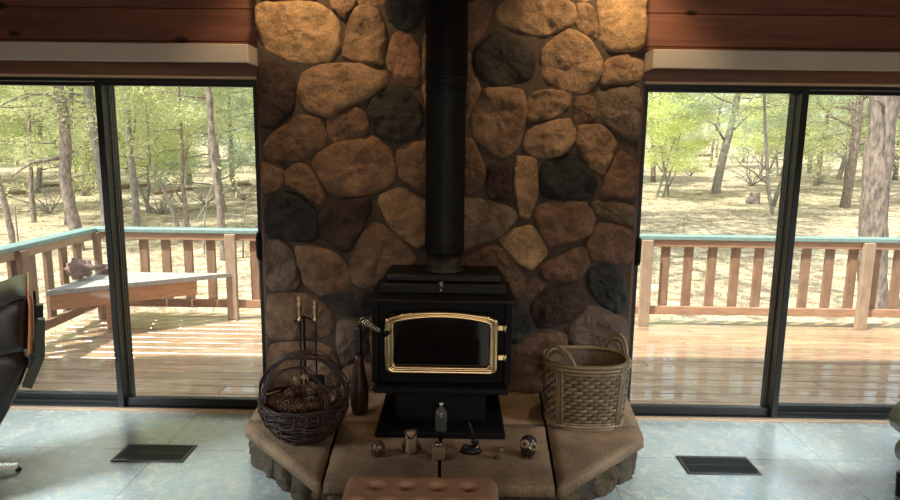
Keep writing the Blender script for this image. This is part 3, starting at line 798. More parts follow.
def owl_tall():
    p = at(411, 452, Z=HZ); x, y = p.x, p.y
    t = thing('owl_figurine', 'tall cream and brown owl figurine with flat ear tufts on the hearth', 'figurine', (x, y, HZ))
    MB().lathe([(.026, 0), (.031, .006), (.033, .03), (.030, .06), (.027, .08), (.028, .095), (.022, .108), (.004, .110)], (x, y, HZ), 20, sy=.85).build('body', M['cream'], t)
    e = MB()
    for s in (-1, 1): e.lathe([(.012, 0), (.007, .012), (.001, .022)], (x+s*.020, y, HZ+.100), 10, rot=Matrix.Rotation(math.radians(s*12), 3, 'Y'))
    e.build('ear_tufts', M['brown_glaze'], t)
    br_ = MB()
    for s in (-1, 1): br_.tube([(x, y-.028, HZ+.080), (x+s*.012, y-.028, HZ+.092), (x+s*.026, y-.018, HZ+.104)], .004, 6)
    br_.build('brow', M['brown_glaze'], t)
    for s in (-1, 1):
        f = MB().ball((x+s*.012, y-.022, HZ+.084), .008, 10).build('eye', M['cream'], t)
        MB().ball((x+s*.012, y-.029, HZ+.084), .004, 8).build('pupil', M['eye_black'], f)
    for s in (-1, 1): MB().tube([(x+s*.027, y-.012, HZ+.068), (x+s*.035, y-.006, HZ+.038), (x+s*.032, y+.006, HZ+.006)], [.008, .015, .006], 10).build('wing', M['brown_glaze'], t)
    MB().tube([(x+.03, y+.01, HZ+.03), (x+.05, y+.02, HZ+.006)], [.012, .005], 8).build('tail', M['brown_glaze'], t)
    sp_ = MB()
    for k in range(4):
        for s in (-1, 0, 1): sp_.ball((x+s*.009+(k % 2)*.004, y-.0275, HZ+.060-k*.013), .0028, 6)
    sp_.build('breast_spots', M['brown_glaze'], t)
owl_tall()
def jar():
    p = at(438, 461, Z=HZ); x, y = p.x, p.y
    t = thing('square_jar', 'small tan square jar with silver lid at the hearth edge', 'jar', (x, y, HZ))
    MB().box(x-.031, x+.031, y-.0, y+.058, HZ, HZ+.062, .006).build('body', M['tan_clay'], t)
    MB().lathe([(.010, 0), (.010, .008), (.017, .009), (.017, .014), (.015, .016)], (x, y+.029, HZ+.062), 18).build('lid', M['chrome'], t)
jar()
def bottle():
    p = at(441, 430, Z=HZ+.034); x, y = p.x, p.y
    t = thing('stoppered_bottle', 'smoky grey bottle with round stopper standing on the stove base plate', 'bottle', (x, y, HZ+.034))
    MB().lathe([(.026, 0), (.031, .004), (.031, .085), (.029, .10), (.020, .115), (.010, .122), (.010, .13)], (x, y, HZ+.034), 24).build('body', mat('smoky_glass', (.10, .10, .09), .15, var=.3, scale=18, spec=.7), t)
    MB().ball((x, y, HZ+.034+.140), .013, 14).build('stopper', M['chrome'], t)
    MB().tube([(x-.024, y-.022, HZ+.145), (x, y-.032, HZ+.12), (x+.028, y-.016, HZ+.095)], .0022, 6).build('cord', M['cream'], t)
bottle()
def bird():
    p = at(471, 452, Z=HZ); x, y = p.x, p.y
    t = thing('bird_sculpture', 'dark metal long-tailed bird sculpture on a rocky base', 'sculpture', (x, y, HZ))
    b_ = MB(); vs_seed = 4
    b_.lathe([(.052, 0), (.054, .008), (.046, .020), (.030, .028), (.006, .032)], (x, y, HZ), 18, sy=.6)
    b_.ball((x-.028, y, HZ+.024), .020, 10, (1, .8, .8)); b_.ball((x+.02, y-.01, HZ+.02), .016, 8)
    b_.build('rock_base', M['dark_bronze'], t)
    c_ = MB(); c_.ball((x+.018, y, HZ+.055), .019, 12, (1, .7, 1.3), Matrix.Rotation(math.radians(-20), 3, 'Y'))
    c_.tube([(x+.016, y, HZ+.07), (x+.006, y, HZ+.10), (x-.006, y, HZ+.135), (x-.012, y, HZ+.16)], [.013, .007, .006, .002], 8)
    c_.tube([(x+.012, y, HZ+.10), (x+.03, y, HZ+.108)], [.004, .001], 6)
    c_.tube([(x+.016, y, HZ+.04), (x+.018, y, HZ+.02)], .003, 6); c_.tube([(x+.024, y, HZ+.04), (x+.026, y, HZ+.02)], .003, 6)
    c_.build('bird', M['dark_bronze'], t)
    MB().ball((x+.028, y-.014, HZ+.032), .006, 8).build('gold_accent', M['old_brass'], t)
bird()
def squirrel():
    p = at(500, 459, Z=HZ); x, y = p.x, p.y
    t = thing('animal_figurine', 'tiny grey-brown animal figurine sitting upright between sculpture and big-eyed owl', 'figurine', (x, y, HZ))
    b_ = MB(); b_.lathe([(.013, 0), (.019, .006), (.019, .022), (.012, .038), (.008, .042)], (x, y, HZ), 14)
    b_.ball((x+.003, y-.004, HZ+.049), .0135, 12)
    b_.ball((x+.005, y-.017, HZ+.046), .006, 8)
    b_.build('body', M['grey_fur'], t)
    e = MB()
    for s in (-1, 1): e.ball((x+.003+s*.010, y, HZ+.061), .0048, 8)
    e.build('ears', M['brown_glaze'], t)
    tl_ = MB().tube([(x-.012, y+.006, HZ+.008), (x-.026, y+.002, HZ+.006), (x-.032, y-.006, HZ+.010)], [.006, .007, .003], 8).build('tail', M['brown_glaze'], t)
    a_ = MB()
    for s in (-1, 1): a_.tube([(x+s*.012, y-.010, HZ+.032), (x+s*.006, y-.020, HZ+.026)], .0038, 6); a_.ball((x+s*.010, y-.014, HZ+.005), .007, 8)
    a_.build('paws', M['grey_fur'], t)
squirrel()
def owl_eyes():
    p = at(528, 456, Z=HZ); x, y = p.x, p.y
    t = thing('owl_figurine', 'big-eyed dark owl figurine, rightmost ornament on the hearth', 'figurine', (x, y, HZ))
    MB().lathe([(.020, 0), (.030, .008), (.037, .03), (.041, .055), (.040, .075), (.030, .095), (.012, .105), (.002, .107)], (x, y, HZ), 22, sy=.8).build('body', M['dark_glaze'], t)
    for s in (-1, 1):
        R_ = Matrix.Rotation(math.radians(s*14), 3, 'Z') @ Matrix.Rotation(math.radians(80), 3, 'X')
        c_ = Vector((x+s*.0205, y-.028, HZ+.070-s*.006))
        f = MB().lathe([(.021, 0), (.021, .004), (.016, .006), (.002, .006)], c_, 20, rot=R_).build('eye', M['cream'], t)
        MB().lathe([(.016, .0055), (.015, .0075), (.011, .0075), (.011, .0055)], c_, 20, rot=R_).build('eye_ring', M['tan_clay'], f)
        MB().lathe([(.008, .006), (.008, .0085), (.001, .009)], c_, 14, rot=R_).build('pupil', M['eye_black'], f)
    MB().lathe([(.007, 0), (.001, .016)], (x, y-.036, HZ+.066), 8, rot=Matrix.Rotation(math.radians(160), 3, 'X')).build('beak', M['chrome'], t)
    f_ = MB()
    for s in (-1, 1): f_.ball((x+s*.012, y-.028, HZ+.006), .009, 8, (1, 1.3, .6))
    f_.build('feet', M['brown_glaze'], t)
owl_eyes()

# turned dark wooden club
p = at(359, 414, Z=HZ); cx_, cy_ = p.x, p.y+.02
zt_ = at(359, 326, Y=cy_).z-HZ
cl = thing('wooden_club', 'dark bottle-shaped turned wood club standing beside the stove', 'club', (cx_, cy_, HZ))
MB().lathe([(.034, 0), (.042, .006), (.050, .05), (.052, .10), (.046, .17), (.034, .25), (.025, .31), (.0235, .345)], (cx_, cy_, HZ), 28).build('body', M['club'], cl)
MB().lathe([(.0235, .345), (.021, .36), (.018, zt_-.02), (.016, zt_-.004), (.010, zt_)], (cx_, cy_, HZ), 20).build('neck', M['club_black'], cl)

# ------------------------------------------------------------------ fire tools
FY = -.36
fx = at(306, 400, Y=FY).x
ft = thing('fire_tool_stand', 'black iron fireplace tool stand with brass handles behind the twig basket', 'fire tools', (fx, FY, HZ))
MB().lathe([(.10, 0), (.10, .012), (.09, .018), (.02, .026), (.012, .04)], (fx, FY, HZ), 24).build('base', M['iron'], ft)
zk = at(309, 318, Y=FY).z
MB().tube([(fx, FY, HZ+.03), (fx, FY, zk)], .007, 10).build('post', M['iron'], ft)
tb = MB(); tb.tube([(fx-.055, FY, zk-.02), (fx-.03, FY, zk-.004), (fx, FY, zk+.006), (fx+.03, FY, zk-.004), (fx+.055, FY, zk-.02)], .006, 8)
tb.build('cross_bar', M['iron'], ft)
def handle_prof(h):
    return [(.009, 0), (.014, .004), (.015, .010), (.008, .016), (.009, h*.25), (.014, h*.38), (.011, h*.5), (.014, h*.6), (.016, h*.68), (.009, h*.74), (.012, h*.82), (.013, h*.92), (.007, h*.98), (.001, h)]
for i, (px0, py0, py1) in enumerate(((300, 296, 321), (315.5, 300, 321))):
    a, b_ = at(px0, py1, Y=FY-.02*(i == 0)), at(px0, py0, Y=FY-.02*(i == 0))
    tn = ['poker', 'shovel'][i]
    tt = thing('fire_'+tn, ['iron fire poker with ornate brass handle, left of the two', 'iron fire shovel with shorter ornate brass handle, right of the two'][i], 'fire tool', (a.x, a.y, HZ))
    rd = MB().tube([(a.x, a.y, HZ+.045), (a.x, a.y, a.z)], .0048, 8)
    if i == 0: rd.tube([(a.x, a.y, HZ+.12), (a.x-.03, a.y, HZ+.10), (a.x-.035, a.y, HZ+.075)], [.005, .004, .001], 6)
    rd.build('rod', M['iron'], tt)
    if i == 1: MB().box(a.x-.045, a.x+.045, a.y-.006, a.y+.004, HZ+.04, HZ+.17, .004).build('blade', M['iron'], tt)
    MB().lathe(handle_prof(b_.z-a.z), a, 16).build('brass_handle', M['old_brass'], tt)

# ------------------------------------------------------------------ twig basket
bxc = Vector((-.712, -.80, HZ)); R2 = random.Random(5)
tw = thing('twig_basket', 'round dark twig basket with tall hoop handle holding pine cones', 'basket', bxc)
def bowl_r(t): return .105 + .108*math.sin(min(1, t)*math.pi*.5)**.8      # t: 0 bottom, 1 rim
RIM = .185
bw = MB()
for k in range(30):      # horizontal strands
    t = (k+.5)/30; z_ = HZ+.008+RIM*t; r = bowl_r(t)
    ph = R2.random()*6; pts = []
    for j in range(40):
        a = 2*math.pi*j/40
        rr = r*(1+.035*math.sin(a*5+ph)+.02*math.sin(a*11+ph*2)); pts.append((bxc.x+rr*math.cos(a)*1.02, bxc.y+rr*math.sin(a)*.9, z_+.008*math.sin(a*3+ph)+.012*(math.cos(a)**2)*t))
    bw.tube(pts, R2.uniform(.003, .0052), 5, closed=True)
for k in range(26):
    a = 2*math.pi*k/26+R2.uniform(-.08, .08); pts = []
    for j in range(7):
        t = j/6; r = bowl_r(t)*(1.02+.03*(j % 2)); pts.append((bxc.x+r*math.cos(a+t*.1)*1.02, bxc.y+r*math.sin(a+t*.1)*.9, HZ+.004+RIM*t))
    bw.tube(pts, .004, 5)
bw.build('twig_bowl', M['twig'], tw)
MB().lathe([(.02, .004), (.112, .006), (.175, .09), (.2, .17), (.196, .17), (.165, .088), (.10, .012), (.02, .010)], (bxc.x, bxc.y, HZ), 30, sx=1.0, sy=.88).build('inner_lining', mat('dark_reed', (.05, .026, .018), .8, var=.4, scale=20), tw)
ri = MB()
for k in range(6):
    pts = []; ph = R2.random()*6
    for j in range(60):
        a = 2*math.pi*j/60; rr = .214+.007*math.sin(a*6+ph+k)
        pts.append((bxc.x+rr*math.cos(a)*1.0, bxc.y+rr*math.sin(a)*.9, HZ+RIM+.012+.007*math.cos(a*6+ph+k)+.018*math.cos(a)**2))
    ri.tube(pts, .0038, 5, closed=True)
ri.build('rim', M['twig'], tw)
hp = MB()
ctr = Vector((bxc.x, bxc.y, HZ+.215)); RHX, RHZ = .218, .222
for k in range(9):
    tiltx = R2.uniform(-.10, .10); sc_ = R2.uniform(.93, 1.03); ph = R2.random()*6; pts = []
    for j in range(44):
        a = math.radians(-20+220*j/43)
        pts.append((ctr.x+RHX*sc_*math.cos(a)+.004*math.sin(a*9+ph), ctr.y+tiltx*math.sin(a)*.6+.01*math.sin(a*6+ph)+math.cos(a)*.02*k/9, ctr.z+RHZ*sc_*math.sin(a)+.006*math.sin(a*7+ph)))
    hp.tube(pts, R2.uniform(.0028, .0048), 5)
for k in range(3):
    pts = []
    for j in range(36):
        a = math.radians(-10+200*j/35); pts.append((ctr.x-.02+.15*math.cos(a)*(1+.05*k), ctr.y-.10+.02*math.sin(a*5+k), ctr.z+.01+.17*math.sin(a)*(1+.04*k)))
    hp.tube(pts, .0035, 5)
hp.build('hoop_handle', M['twig'], tw)
hw = MB()
for k in range(7):
    a = math.radians(78+k*4); c_ = ctr+Vector((RHX*math.cos(a), 0, RHZ*math.sin(a)))
    hw.tube([c_+Vector((.004*k-.01, .045*math.cos(b__), .016*math.sin(b__))) for b__ in [2*math.pi*i/12 for i in range(12)]], .003, 5, closed=True)
hw.build('handle_binding', mat('reddish_binding', (.14, .045, .035), .6, var=.3), tw)

def cone_proto(L_, r):
    mb = MB(); mb.ball((0, 0, 0), r*.6, 8, (1, 1, L_/r*.75))
    nk = 9
    for i in range(nk):
        t = (i+.5)/nk; z_ = (t-.5)*L_; rr = r*math.sin(math.pi*(.12+.8*t))**.7
        for j in range(11):
            a = 2*math.pi*(j+.5*(i % 2))/11; d = Vector((math.cos(a), math.sin(a), 0))
            tt_ = Vector((-d.y, d.x, 0)); b0_ = d*rr*.55+Vector((0, 0, z_)); tip = d*rr+Vector((0, 0, z_+L_*.05)); w_ = rr*.26
            mb.add([b0_-tt_*w_*.5, b0_+tt_*w_*.5, tip+tt_*w_, tip+d*.004+Vector((0, 0, .004)), tip-tt_*w_, tip-Vector((0, 0, .006))], [(0, 1, 2, 3, 4), (1, 0, 5), (0, 4, 5), (1, 5, 2), (4, 3, 5), (3, 2, 5)], None, False)
    return mb
cones = [(-.04, -.085, .185, .15, .042, (80, 0, 75), 'lying in front under the hoop'), (-.13, -.02, .18, .12, .04, (70, 20, 20), 'at the left side'), (.07, -.05, .17, .13, .043, (60, 0, -60), 'in the right half'),
         (.01, .08, .18, .13, .045, (20, 10, 0), 'standing at the back'), (.12, .05, .18, .12, .042, (70, 0, 10), 'at the right rim'), (-.06, .07, .185, .12, .04, (65, 0, -30), 'behind the front cone')]
for i, (dx, dy, dz, L_, r, e, wh) in enumerate(cones):
    o = cone_proto(L_, r).build('pine_cone', M['cone']); o.location = bxc+Vector((dx, dy, dz+.015)); o.rotation_euler = [math.radians(v) for v in e]
    tag(o, 'brown pine cone in the twig basket, '+wh, 'pine cone', 'pine cones in the twig basket')
fl = MB()
for i, (a, b_, wh) in enumerate(((296, 379, 'left'), (304, 377, 'right'))):
    q = at(a, b_, Y=-.72); q.z = HZ+.245
    d = MB().ball((0, 0, 0), .017, 12, (1, 1, .8)); d.tube([(0, 0, -.09), (0, 0, -.01)], .003, 6)
    o = d.build('dried_seed_head', M['cream']); o.location = at(a, b_, Y=-.73); tag(o, 'pale round dried seed head above the pine cones, %s of the pair' % wh, 'seed head', 'dried seed heads in the twig basket')

# ------------------------------------------------------------------ woven rattan basket with handles
BC = Vector((.762, -.525, HZ)); RX, RY, BH = .235, .185, .36
wb = thing('rattan_basket', 'tall woven rattan basket with looped cane handles on the right of hearth', 'basket', BC)
def be(a, t, k=1.0):      # point on the basket wall
    s_ = .90+.10*t; sq = 1/max(abs(math.cos(a))**2.5+abs(math.sin(a))**2.5, 1e-6)**(1/2.5)
    return Vector((BC.x+RX*s_*k*math.cos(a)*sq*.95, BC.y+RY*s_*k*math.sin(a)*sq*.95, BC.z+BH*t))
wv = MB()
NR, NS = 15, 48
for i in range(NR):      # weave: rows of over-under strands as short humps
    t0 = .07+.83*i/NR; t1 = .07+.83*(i+1)/NR
    for j in range(NS):
        if (i+j) % 2: continue
        a0, a1 = 2*math.pi*(j-.45)/NS, 2*math.pi*(j+1.45-.0)/NS
        vs = []; m_ = 5
        for q_ in range(m_):
            a = a0+(a1-a0)*q_/(m_-1); h_ = 1.0+.055*math.sin(math.pi*q_/(m_-1))
            vs += [be(a, t0+.006, h_), be(a, (t0+t1)/2, h_+.012), be(a, t1-.006, h_)]
        fs = []
        for q_ in range(m_-1):
            b_ = q_*3; fs += [(b_, b_+3, b_+4, b_+1), (b_+1, b_+4, b_+5, b_+2)]
        wv.add(vs, fs)
wv.build('woven_panels', M['weave'], wb)
sk = MB(); n = 64; vs = []
for (t, k) in ((0, .985), (.97, .985), (.97, .93), (.03, .93)):
    vs += [be(2*math.pi*j/n, t, k) for j in range(n)]
fs = []
for i in range(3):
    for k in range(n): fs.append((i*n+k, i*n+(k+1) % n, (i+1)*n+(k+1) % n, (i+1)*n+k))
fs += [tuple(range(n))[::-1], tuple(3*n+k for k in range(n))]
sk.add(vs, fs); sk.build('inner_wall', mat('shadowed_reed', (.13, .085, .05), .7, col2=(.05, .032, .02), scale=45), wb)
rm = MB()
for t, k, r in ((.985, 1.02, .0105), (.985, .965, .009), (.93, 1.035, .0095), (.875, 1.02, .007)): rm.tube([be(2*math.pi*j/72, t, k) for j in range(72)], r, 8, closed=True)
rm.build('rim_canes', M['cane'], wb)
bb = MB()
for t, k, r in ((.018, 1.01, .011), (.065, 1.03, .009), (.105, 1.02, .006)): bb.tube([be(2*math.pi*j/72, t, k) for j in range(72)], r, 8, closed=True)
bb.build('base_canes', M['cane'], wb)
for deg in (-132, -47, 42, 135):
    v_ = MB()
    for d_ in (-3.6, 0, 3.6):
        a = math.radians(deg+d_); v_.tube([be(a, t, 1.045) for t in (.02, .3, .6, .95)], .0065, 8)
    for t in (.06, .93): a = math.radians(deg); v_.tube([be(a+math.radians(x_), t+.012*math.sin(x_), 1.075) for x_ in (-6, -2, 2, 6)], .006, 6)
    v_.build('upright_canes', M['cane'], wb)
def loop_handle(a_c, spread, hgt, lean):
    for kk in (0, 1):
        h_ = MB(); pts = []
        sp_ = spread*(1-.30*kk)
        for j in range(24):
            u = j/23; a = a_c+sp_*(2*u-1); b_ = be(a, .93, 1.03-.03*kk); up = math.sin(math.pi*u)**.6
            rad = Vector((math.cos(a_c), math.sin(a_c), 0))
            pts.append(b_+Vector((0, 0, hgt*up*(1-.25*kk)))+rad*lean*up)
        h_.tube(pts, .0088, 8)
        yield h_
for a_c, lean in ((math.radians(-140), -.01), (math.radians(35), .0)):
    big = MB()
    parts_ = list(loop_handle(a_c, .50, .115, lean))
    for p_ in parts_[1:]: parts_[0].add(p_.v, p_.f)
    parts_[0].build('loop_handle', M['cane'], wb)

# ================================================================== LEATHER LOUNGE CHAIR (left edge)
OC = Vector((-2.02, -1.12, 0)); DC = Vector((OC.x-CAM.x, OC.y-CAM.y, 0)).normalized(); DC = (Matrix.Rotation(math.radians(-3), 3, 'Z') @ DC); AC = Vector((DC.y, -DC.x, 0))
lc = thing('lounge_chair', 'dark brown leather lounge chair with bent wood shell at left edge', 'chair', (-2.55, -1.0, 0))
def cp(px, py, d=0.0):          # pixel to (a, z) on the chair's side plane
    r_ = ray(px, py); t = (OC+DC*d-CAM).dot(DC)/r_.dot(DC); q = CAM+r_*t; return Vector(((q-OC).dot(AC), q.z))
def cw(a, z, d): q = OC+AC*a+DC*d; return (q.x, q.y, z)
def slab(P, d0, d1, bev, name, m_, parent, rounds=2):
    P = resample(chaikin(P, rounds), 56); n = len(P); cc = sum(P, Vector((0, 0)))/n; vs = []; fs = []
    def ins_(d): return [p+(cc-p).normalized()*d for p in P]
    L_ = [(ins_(bev*1.6), d0), (ins_(bev*.9), d0+bev*.15), (ins_(bev*.35), d0+bev*.45), (P, d0+bev), (P, d1-bev), (ins_(bev*.35), d1-bev*.45), (ins_(bev*.9), d1-bev*.15), (ins_(bev*1.6), d1)]
    for R_, y_ in L_: vs += [cw(p.x, p.y, y_) for p in R_]
    for i in range(len(L_)-1):
        for k in range(n): fs.append((i*n+k, (i+1)*n+k, (i+1)*n+(k+1) % n, i*n+(k+1) % n))
    fs += [tuple(range(n)), tuple((len(L_)-1)*n+k for k in range(n))[::-1]]
    return MB().add(vs, fs).build(name, m_, parent)
hc = slab([cp(*p) for p in [(-42, 335), (-30, 314), (0, 306), (18, 298), (27, 298), (29, 306), (28, 330), (27, 354), (4, 362), (-34, 360)]], .02, .66, .035, 'head_cushion', M['leather'], lc)
pp = MB()
for d_ in (.03, .05):
    pts = [cp(a, b_) for a, b_ in ((-30, 316), (0, 307), (18, 300), (26, 300), (28, 310))]
    pp.tube([cw(p.x+.006, p.y+.002, d_) for p in pts], .0035, 6)
pp.build('piping', M['rubber'], hc)
slab([cp(*p) for p in [(27, 297), (31, 296), (33, 301), (33.5, 330), (32.5, 354), (28, 355), (28.5, 330), (28.5, 303)]], .0, .66, .006, 'head_shell', M['shell'], lc, 1)
slab([cp(*p) for p in [(-60, 352), (20, 352), (30, 362), (22, 385), (10, 412), (-4, 437), (-30, 470), (-60, 474)]], .02, .52, .04, 'lower_back_cushion', M['leather'], lc)
slab([Vector((-.95, .36)), Vector((-.9, .27)), Vector((-.42, .24)), Vector((-.3, .32)), Vector((-.32, .42)), Vector((-.92, .43))], .02, .54, .04, 'seat_cushion', M['leather'], lc)
slab([Vector((-.97, .33)), Vector((-.92, .25)), Vector((-.42, .21)), Vector((-.28, .30)), Vector((-.30, .33)), Vector((-.43, .235)), Vector((-.90, .275))], .0, .56, .01, 'seat_shell', M['shell'], lc, 1)
P = [cp(a, b_, .04) for a, b_ in ((40, 320), (40, 357), (27, 388))]
for dd in (.04, .36):
    br_ = MB()
    for i in range(2):
        a, b_ = P[i], P[i+1]; d = (b_-a).normalized(); n_ = Vector((-d.y, d.x))*.02
        vs = [cw(q.x, q.y, y_) for y_ in (dd, dd+.05) for q in (a-n_, a+n_, b_+n_, b_-n_)]
        br_.add(vs, [(0, 1, 2, 3), (7, 6, 5, 4), (0, 4, 5, 1), (1, 5, 6, 2), (2, 6, 7, 3), (3, 7, 4, 0)], None, False)
    bk = br_.build('back_bracket', M['dark_metal'], lc)
    a, b_ = cp(33.5, 306, .04), cp(38, 322, .04)
    MB().add([cw(x_, z_, y_) for y_ in (dd, dd+.04) for x_, z_ in ((a.x, a.y), (b_.x, a.y), (b_.x, b_.y), (a.x, b_.y))], [(0, 1, 2, 3), (7, 6, 5, 4), (0, 4, 5, 1), (1, 5, 6, 2), (2, 6, 7, 3), (3, 7, 4, 0)], None, False).build('shock_mount', M['rubber'], bk)
MB().tube([(-2.55, -1.0, .07), (-2.55, -1.0, .26)], .03, 14).build('column', M['dark_metal'], lc)
tip = at(18, 465, Z=.03); base_a = math.atan2(tip.y+1.0, tip.x+2.55); rl = math.hypot(tip.y+1.0, tip.x+2.55)
for k in range(5):
    a = base_a+2*math.pi*k/5; lg = MB()
    e = Vector((-2.55+rl*math.cos(a), -1.0+rl*math.sin(a), .028)); s0 = Vector((-2.55, -1.0, .085)); dirv = (e-s0); sd_ = Vector((-math.sin(a), math.cos(a), 0))
    vs = []
    for t, hw_, hh_ in ((0, .028, .02), (.5, .02, .015), (1, .014, .009)):
        c_ = s0+dirv*t
        for s1, s2 in ((-1, -1), (1, -1), (1, 1), (-1, 1)): vs.append(c_+sd_*hw_*s1+Vector((0, 0, hh_*s2)))
    fs = [(0, 1, 5, 4), (1, 2, 6, 5), (2, 3, 7, 6), (3, 0, 4, 7), (4, 5, 9, 8), (5, 6, 10, 9), (6, 7, 11, 10), (7, 4, 8, 11), (3, 2, 1, 0), (8, 9, 10, 11)]
    l_ = lg.add(vs, fs, None, False).build('leg', M['alu'], lc)
    MB().lathe([(.014, 0), (.015, .008), (.008, .012), (.006, .02)], (e.x, e.y, 0), 12).build('glide', M['rubber'], l_)

# grey-green padded chair at the right edge
gx = at(893, 430, Y=-.95).x+.045
rc = thing('padded_armchair', 'grey-green glossy leather armchair just entering at right edge', 'chair', (gx+.38, -1.2, 0))
def pill(name, c, s_, parent, m_):
    mb = MB(); mb.ball(c, 1, 20, s_); return mb.build(name, m_, parent)
a1 = at(896, 420, Y=-.95)
r1 = MB().tube([(gx+.055, -.86, a1.z), (gx+.05, -.90, a1.z), (gx+.06, -1.5, a1.z-.01), (gx+.06, -1.55, a1.z-.01)], [.05, .088, .088, .05], 20); r1.build('arm_pad', M['green_leather'], rc)
r2 = MB().tube([(gx+.075, -.88, a1.z-.16), (gx+.07, -.92, a1.z-.16), (gx+.08, -1.5, a1.z-.16), (gx+.08, -1.54, a1.z-.16)], [.04, .075, .075, .04], 20); r2.build('lower_roll', M['green_leather'], rc)
MB().box(gx+.06, gx+.75, -1.5, -.86, .10, .30, .03).build('seat_frame', M['leather'], rc)
MB().box(gx+.13, gx+.70, -1.55, -.90, .30, .42, .05).build('seat_cushion', M['green_leather'], rc)
MB().box(gx+.70, gx+.86, -1.55, -.86, .10, .85, .05).build('backrest', M['green_leather'], rc)
for sx in (gx+.06, gx+.80):
    for sy in (-.90, -1.5): MB().tube([(sx, sy, 0), (sx, sy, .12)], [.014, .022], 10).build('leg', M['club'], rc)

# ================================================================== DECK
DZ = -.06
dk = MB(); y = .125; r3 = random.Random(3)
while y < 2.50:
    x = -3.62
    while x < 5.0:
        L_ = r3.choice([1.2, 2.4, 3.0, 3.6]) if x > -3.6 else r3.uniform(.8, 3)
        x1 = min(5.0, x+L_); dk.box(x, x1-.004, y, y+.137, DZ-.04, DZ-r3.uniform(0, .002), .003); x = x1
    y += .144
struct('deck', dk, M['deck'])
js = MB()
for x in (-3.4, -1.6, .2, 2.0, 3.8): js.box(x, x+.04, .13, 2.48, DZ-.2, DZ-.042)
js.box(-3.62, 5.0, 2.48, 2.52, DZ-.2, DZ-.042)
struct('deck_frame', js, M['rail_wood_x'])
struct('wall_foundation', MB().box(-4.6, 5.0, -.1, .12, -1.2, -.1), M['mortar'])

# railing along the far edge
YR = 2.35
fr = thing('deck_railing', 'wooden deck railing with teal cap along the far edge', 'railing', (0, YR, DZ))
MB().box(-3.57, 5.0, YR-.02, YR+.125, .805, .845, .005).build('cap_rail', M['teal'], fr)
MB().box(-3.5, 5.0, YR+.0, YR+.04, .735, .805, .004).build('top_rail', M['rail_wood_x'], fr)
lr = MB(); lr.box(-3.5, 5.0, YR+.0, YR+.04, .055, .135, .004); lr.build('bottom_rail', M['rail_wood_x'], fr)
def bal(parent, x, y, ax='x'):
    w_ = .042
    if ax == 'x': MB().box(x-w_, x+w_, y+.041, y+.079, .06, .80, .003).build('baluster', M['rail_wood'], parent)
    else: MB().box(x-.079, x-.041, y-w_, y+w_, .06, .80, .003).build('baluster', M['rail_wood'], parent)
def xat(px, py=262): return at(px, py, Y=YR+.06).x
def post(parent, x, y, lean=0):
    MB().box(x-.052, x+.052, y-.05, y-.0, DZ, .804, .005).build('post', M['rail_post'], parent)
for px in (145, 167, 189, 211.6, 255, 277): bal(fr, xat(px), YR)
x = xat(665)
for px in (665, 688, 711.6, 735, 758.4, 782, 805.6, 829, 852.4, 875, 898): bal(fr, xat(px), YR)
x = xat(277)+.225
while x < xat(655)-.2: bal(fr, x, YR); x += .225
for px in (235, 643): post(fr, xat(px, 280), YR)
post(fr, xat(860, 280), YR)
x = xat(898)+.225
while x < 4.9: bal(fr, x, YR); x += .225
# side railing on the left
sr = thing('deck_railing', 'wooden deck railing with teal cap along the left side', 'railing', (-3.5, 1.2, DZ))
XR_ = -3.5
MB().box(XR_-.125, XR_+.02, .12, YR-.022, .805, .845, .005).build('cap_rail', M['teal'], sr)
MB().box(XR_-.04, XR_, .12, YR, .735, .805, .004).build('top_rail', mat('rail_board_wood_y', (.50, .33, .21), .7, col2=(.38, .23, .14), scale=7, stretch=(4, .8, 4), bump=.2), sr)
MB().box(XR_-.04, XR_, .12, YR, .055, .135, .004).build('bottom_rail', M['rail_wood'], sr)
y = 2.12
while y > .2: bal(sr, XR_, y, 'y'); y -= .225
MB().box(XR_+.0, XR_+.05, 2.28, YR-.0, DZ, .804, .005).build('post', M['rail_wood'], sr)
MB().box(XR_+.0, XR_+.05, 1.18, 1.28, DZ, .804, .005).build('post', M['rail_wood'], sr)

# corner bench
bn = thing('corner_bench', 'weathered grey corner bench with orange apron on the deck', 'bench', (-3.1, 2.1, DZ))
BZ = .42
A, B, Cc, D_ = Vector((-3.43, 1.42)), Vector((-2.27, 2.22)), Vector((-2.33, 2.30)), Vector((-3.43, 2.27))
bt = MB(); nrm = (B-A).normalized(); side = Vector((-nrm.y, nrm.x))
for k in range(6):       # boards parallel to the front edge, cut by the railings
    o0, o1_ = side*(.145*k), side*(.145*k+.137)
    def cut(o):
        # intersect line A+o + t*nrm with x=-3.43 and y=2.29
        p0 = A+o; t_l = (-3.435-p0.x)/nrm.x; t_r = (2.29-p0.y)/nrm.y; return p0+nrm*t_l, p0+nrm*t_r
    l0, r0 = cut(o0); l1, r1_ = cut(o1_)
    if r0.x-l0.x < .1: break
    if r1_.x < l1.x: r1_ = l1.copy()
    vs = [(l0.x, l0.y), (r0.x, r0.y), (r1_.x, r1_.y), (l1.x, l1.y)]
    bt.add([(a, b_, z_) for z_ in (BZ-.04, BZ) for a, b_ in vs], [(3, 2, 1, 0), (4, 5, 6, 7), (0, 1, 5, 4), (1, 2, 6, 5), (2, 3, 7, 6), (3, 0, 4, 7)], None, False)
bt.build('seat_boards', M['bench_top'], bn)
def vboard(a, b_, z0, z1, th):
    d = (b_-a).normalized(); s_ = Vector((-d.y, d.x))*th; q = [a, b_, b_+s_, a+s_]
    return MB().add([(p.x, p.y, z_) for z_ in (z0, z1) for p in q], [(3, 2, 1, 0), (4, 5, 6, 7), (0, 1, 5, 4), (1, 2, 6, 5), (2, 3, 7, 6), (3, 0, 4, 7)], None, False)
vboard(A+nrm*.03+side*.01, A+nrm*1.22+side*.01, BZ-.175, BZ-.041, .04).build('apron', M['bench_apron'], bn)
